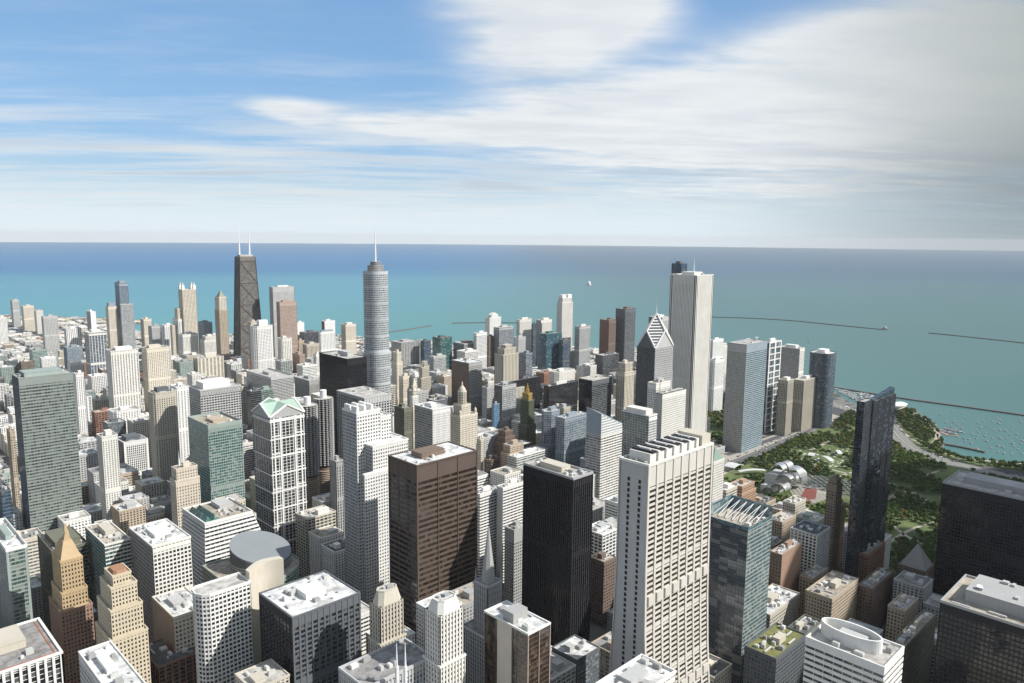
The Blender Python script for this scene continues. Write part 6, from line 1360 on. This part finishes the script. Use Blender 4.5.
# ================================================================== PLAIN CITY BLOCKS between the towers
from mathutils.bvhtree import BVHTree
rnd = random.Random(2024); CAND = []
def skyline(px): return 334 if px < 240 else 338 if px < 360 else 350 if px < 440 else 352 if px < 720 else 375
PARKX = pxpoly([(712, 470), (830, 415), (858, 405), (1024, 450), (1130, 480), (1130, 640), (1010, 640), (950, 598), (905, 578), (850, 545), (806, 518), (768, 503), (722, 486)])
bx, by = 118.0, 112.0
for i in range(-2, 32):
    for j in range(0, 42):
        X0, Y0 = i * bx + 30, j * by + 40
        cx_, cy_ = X0 + bx / 2, Y0 + by / 2
        if math.hypot(cx_, cy_) < 230 or not inpoly(cx_, cy_, land) or inpoly(cx_, cy_, PARK) or inpoly(cx_, cy_, PEN) or inpoly(cx_, cy_, deck) or inpoly(cx_, cy_, NPARK): continue
        q = proj((cx_, cy_, 0))
        if (CINV @ Vector((cx_, cy_, 0))).z > -50 or not (-60 < q[0] < 1080 and 250 < q[1] < 1500): continue
        far = cy_ > 2300 or (cx_ < 500 and cy_ > 1500)
        nx, ny = (3, 3) if not far else (3, 4)
        bw_, bd_ = bx - 22, by - 20
        for a in range(nx):
            for b_ in range(ny):
                w_, d_ = bw_ / nx - rnd.uniform(1.0, 3), bd_ / ny - rnd.uniform(1.0, 3)
                x, y = X0 + 11 + bw_ / nx * a, Y0 + 10 + bd_ / ny * b_
                if not inpoly(x + w_ / 2, y + d_ / 2, land) or near_line(x + w_ / 2, y + d_ / 2, DRW, 45): continue
                if any(inpoly(qx, qy, P_) for P_ in (PARKX, PEN, deck, NPARK) for qx in (x, x + w_) for qy in (y, y + d_)) or (x > 1250 and y < 640): continue
                if rnd.random() < .10: continue
                if rnd.random() < .3 and a < nx - 1: w_ = w_ * 1.25
                if any(x < f[2] + 3 and x + w_ > f[0] - 3 and y < f[3] + 3 and y + d_ > f[1] - 3 for f in FOOT): continue
                u_ = rnd.random()
                if far: H = rnd.uniform(9, 20) if u_ < .62 else rnd.uniform(22, 62)
                elif cx_ > 650 and cy_ > 1150: H = rnd.uniform(14, 40) if u_ < .5 else rnd.uniform(40, 95)
                elif cy_ < 1000: H = rnd.uniform(22, 62) if u_ < .85 else rnd.uniform(60, 85)
                else: H = rnd.uniform(12, 36) if u_ < .68 else rnd.uniform(36, 82)
                for _ in range(14):
                    pt_ = proj((x + w_ / 2, y + d_ / 2, H))
                    if pt_[1] < skyline(pt_[0]) + rnd.uniform(0, 22): H *= .86
                if inpoly(x + w_ / 2, y + d_ / 2, pxpoly([(700, 475), (700, 520), (860, 580), (935, 610), (1024, 650), (1024, 590), (900, 540), (800, 500)])) and False: continue
                for _ in range(10):
                    pt_ = proj((x + w_ / 2, y + d_, H))
                    if 700 < pt_[0] < 880 and cy_ < 900 and pt_[1] < 484 + (pt_[0] - 715) * .30 and H > 12: H *= .85
                CAND.append((x, y, w_, d_, H, far))
# visibility of each candidate from the camera and one step to either side
V, F, OW = [], [], []
bpy.context.view_layer.update()
for o in bpy.data.objects:
    if o.type != 'MESH' or o.parent is None or o.name.split('.')[0] not in ('glazing', 'roof', 'penthouse', 'blank_wing', 'facade', 'crown'): continue
    if o.name.startswith('facade') and len(o.data.polygons) > 400: continue
    M_ = o.matrix_world; b0 = len(V); V += [M_ @ v_.co for v_ in o.data.vertices]
    for p_ in o.data.polygons: F.append([b0 + q for q in p_.vertices]); OW.append(-1)
g0 = len(V); V += [Vector(q) for q in ((-9e3, -9e3, 0), (9e3, -9e3, 0), (9e3, 9e3, 0), (-9e3, 9e3, 0))]; F.append([g0, g0 + 1, g0 + 2, g0 + 3]); OW.append(-1)
for k, (x, y, w_, d_, H, far) in enumerate(CAND):
    i = len(V); V += [Vector(q) for q in ((x, y, 0), (x + w_, y, 0), (x + w_, y + d_, 0), (x, y + d_, 0), (x, y, H), (x + w_, y, H), (x + w_, y + d_, H), (x, y + d_, H))]
    for f in ((0, 1, 5, 4), (1, 2, 6, 5), (2, 3, 7, 6), (3, 0, 4, 7), (4, 5, 6, 7)): F.append([i + q for q in f]); OW.append(k)
bvh = BVHTree.FromPolygons(V, F)
cnt = {}; cen = {}
rot = CAMM.to_3x3(); right = rot @ Vector((1, 0, 0))
for oy_, step in ((0, 2), (-12, 6), (12, 6)):
    org = CO + right * oy_
    for py in range(300, 683, step):
        for px in range(0, 1024, step):
            loc, nr, idx, ds = bvh.ray_cast(org, rot @ Vector(((px + .5 - 512) / FPX, (341.5 - py - .5) / FPX, -1)))
            if idx is not None and OW[idx] >= 0:
                k = OW[idx]; cnt[k] = cnt.get(k, 0) + (1 if oy_ == 0 else .01)
                if oy_ == 0: c = cen.setdefault(k, [0, 0, 0]); c[0] += px; c[1] += py; c[2] += 1
order = sorted((k for k in cnt if k in cen), key=lambda k: -cnt[k])
N_IND = 135; IND = set(order[:N_IND])
WCH = [('cream', 'cream', 3), ('offwhite', 'off-white', 6), ('lime', 'beige', 3), ('tan', 'tan', 2), ('brick', 'brick-red', 1.5), ('lgrey', 'light grey', 5), ('mgrey', 'grey', 4), ('white', 'white', 6), ('brown', 'brown', 1), ('slate', 'dark', 2), ('greygreen', 'grey-green', 1.5)]
RCH = [('white', 'white', 5), ('light', 'pale', 5), ('grey', 'grey', 3), ('tan', 'tan', 2), ('dark', 'dark', 1)]
used = set()
def auto_label(px, py, H, wn, rn, w_):
    size = 'low' if H < 22 else 'mid-rise' if H < 45 else 'tall'
    hs = sorted(HEROES, key=lambda h_: (h_[0] - px) ** 2 + ((h_[1] + 12 - py) * 1.2) ** 2)[:14]
    for word in ('block', 'building', 'office block'):
        for hx, hy, short in hs:
            dx_, dy_ = px - hx, py - hy - 12
            rel = ('left of' if dx_ < 0 else 'right of') if abs(dx_) > 5 else ('just behind' if dy_ < 0 else 'in front of')
            lb = f'{size} {wn} {word} with {rn} roof {rel} {short}'
            if lb not in used and len(lb.split()) <= 16: used.add(lb); return lb
    return lb
def filler(B, x, y, w_, d_, H, k, full, far):
    r_ = random.Random(k); wl = r_.choices(WCH, [c[2] for c in WCH])[0]; rf = r_.choices(RCH, [c[2] for c in RCH])[0]
    st = sty(r_.choice(['punched', 'punched', 'hotel', 'bands', 'grid', 'ribs']), wl[0], r_.choice(['dark', 'dark', 'grey', 'lblue', 'green'])); st['bay'] = max(st['bay'], 3.6)
    return wl, rf, st
ST = Bld('distant_city_blocks', 'dense mass of small city blocks filling in behind and between the towers', (0, 0, 0), 'city blocks'); ST.e['kind'] = 'stuff'
for k, (x, y, w_, d_, H, far) in enumerate(CAND):
    wl, rf, st = filler(None, x, y, w_, d_, H, k, True, far); r_ = random.Random(k + 9000)
    f = rect(0, 0, w_, d_)
    if k in IND:
        c = cen[k]; lb = auto_label(c[0] / c[2], c[1] / c[2], H, wl[1], rf[1], w_)
        B = Bld('city_block', lb, (x, y, 0), 'building'); B.tier(f, 0, H, st, roof=rf[0], par=1.1)
        a, b_ = w_ * r_.uniform(.2, .4), d_ * r_.uniform(.2, .4); ox, oy = r_.uniform(.1, .5) * w_, r_.uniform(.1, .5) * d_
        B.penthouse(ox, oy, ox + a, oy + b_, H + .2, r_.uniform(3, 5.5), r_.choice([wl[0], 'lgrey', 'offwhite']))
        B.units(.8, .8, w_ - .8, d_ - .8, H + .2, 4 if math.hypot(x, y) < 1300 else 2, k, [(ox, oy, ox + a, oy + b_)]); B.done()
    elif k in cnt:
        f = [(x + a, y + b_) for a, b_ in f]; st = dict(st, pw=0 if far else st['pw'], bay=max(st['bay'], 5))
        ST.tier(f, 0, H, st, roof=rf[0], par=.9)
        for q in range(r_.choice([1, 2, 2, 3])):
            a, b_ = w_ * r_.uniform(.12, .35), d_ * r_.uniform(.12, .35); ox, oy = x + r_.uniform(.05, .6) * w_, y + r_.uniform(.05, .6) * d_
            ST.part('roof_plant', W_(r_.choice(['lgrey', 'offwhite', 'mgrey']))).box(ox, oy, H + .1, ox + a, oy + b_, H + r_.uniform(1.5, 4.5), False)
    else:
        ST.part('facade', W_(wl[0])).box(x, y, 0, x + w_, y + d_, H, False)
ST.done()

# ================================================================== THE AIR
hm = bpy.data.materials.new('haze_air'); hm.use_nodes = True; hm.node_tree.nodes.clear(); t = NT(hm.node_tree)
o_ = t.new('ShaderNodeOutputMaterial'); v_ = t.new('ShaderNodeVolumePrincipled'); t.l.new(v_.outputs[0], o_.inputs['Volume'])
v_.inputs['Color'].default_value = (.97, .985, 1.0, 1); v_.inputs['Density'].default_value = HAZE; v_.inputs['Anisotropy'].default_value = 0.0
m = MB(); m.box(-39500, -39500, -5, 39500, 39500, 462); hz_ = m.build('haze', hm); hz_['kind'] = 'stuff'; hz_['label'] = 'thin pale air between the city and the horizon'

def unseen_shade_cloud(name, px, py, rx, ry, alt, seed):  # out-of-view lobes, added towards the sun to shade the right side
    g_ = ground(px, py, 60); off = (alt - 60) / math.tan(R(SUN_EL)); cx, cy = g_.x + off * math.sin(R(SUN_AZ)), g_.y + off * math.cos(R(SUN_AZ)); r_ = random.Random(seed); m = MB()
    for k in range(26):
        a, q = r_.uniform(0, 6.28), r_.random() ** .6; bx_, by_, br = cx + rx * q * math.cos(a), cy + ry * q * math.sin(a), r_.uniform(.25, .42) * min(rx, ry) * (1.15 - q * .4)
        nl, no = 8, 12; ring = []
        for i in range(nl + 1):
            ph_ = -math.pi / 2 + math.pi * i / nl; ring.append([(bx_ + br * math.cos(ph_) * math.cos(2 * math.pi * j / no) * (1 + .12 * math.sin(3 * j + k)), by_ + br * math.cos(ph_) * math.sin(2 * math.pi * j / no), alt + br * .42 * math.sin(ph_)) for j in range(no)])
        for i in range(nl):
            for j in range(no): m.quad(ring[i][j], ring[i][(j + 1) % no], ring[i + 1][(j + 1) % no], ring[i + 1][j])
    cm_ = bpy.data.materials.get('cloud_vapour')
    if not cm_:
        cm_ = bpy.data.materials.new('cloud_vapour'); cm_.use_nodes = True; cm_.node_tree.nodes.clear(); t = NT(cm_.node_tree); o = t.new('ShaderNodeOutputMaterial'); mx = t.new('ShaderNodeMixShader'); a = t.new('ShaderNodeBsdfTransparent'); b = t.new('ShaderNodeBsdfDiffuse'); b.inputs[0].default_value = (.85, .85, .85, 1); mx.inputs[0].default_value = .74
        t.l.new(a.outputs[0], mx.inputs[1]); t.l.new(b.outputs[0], mx.inputs[2]); t.l.new(mx.outputs[0], o.inputs[0])
    o = m.build(name, cm_, smooth=True); o['kind'] = 'stuff'; o['label'] = 'drifting cloud out over the south whose shade darkens the lakefront'; return o
for k, (px, py, rx, ry) in enumerate(((1000, 600, 200, 190), (1075, 490, 330, 210), (1120, 640, 170, 150), (960, 665, 110, 80), (935, 530, 150, 140))): unseen_shade_cloud('cloud', px, py, rx, ry, 900, k)
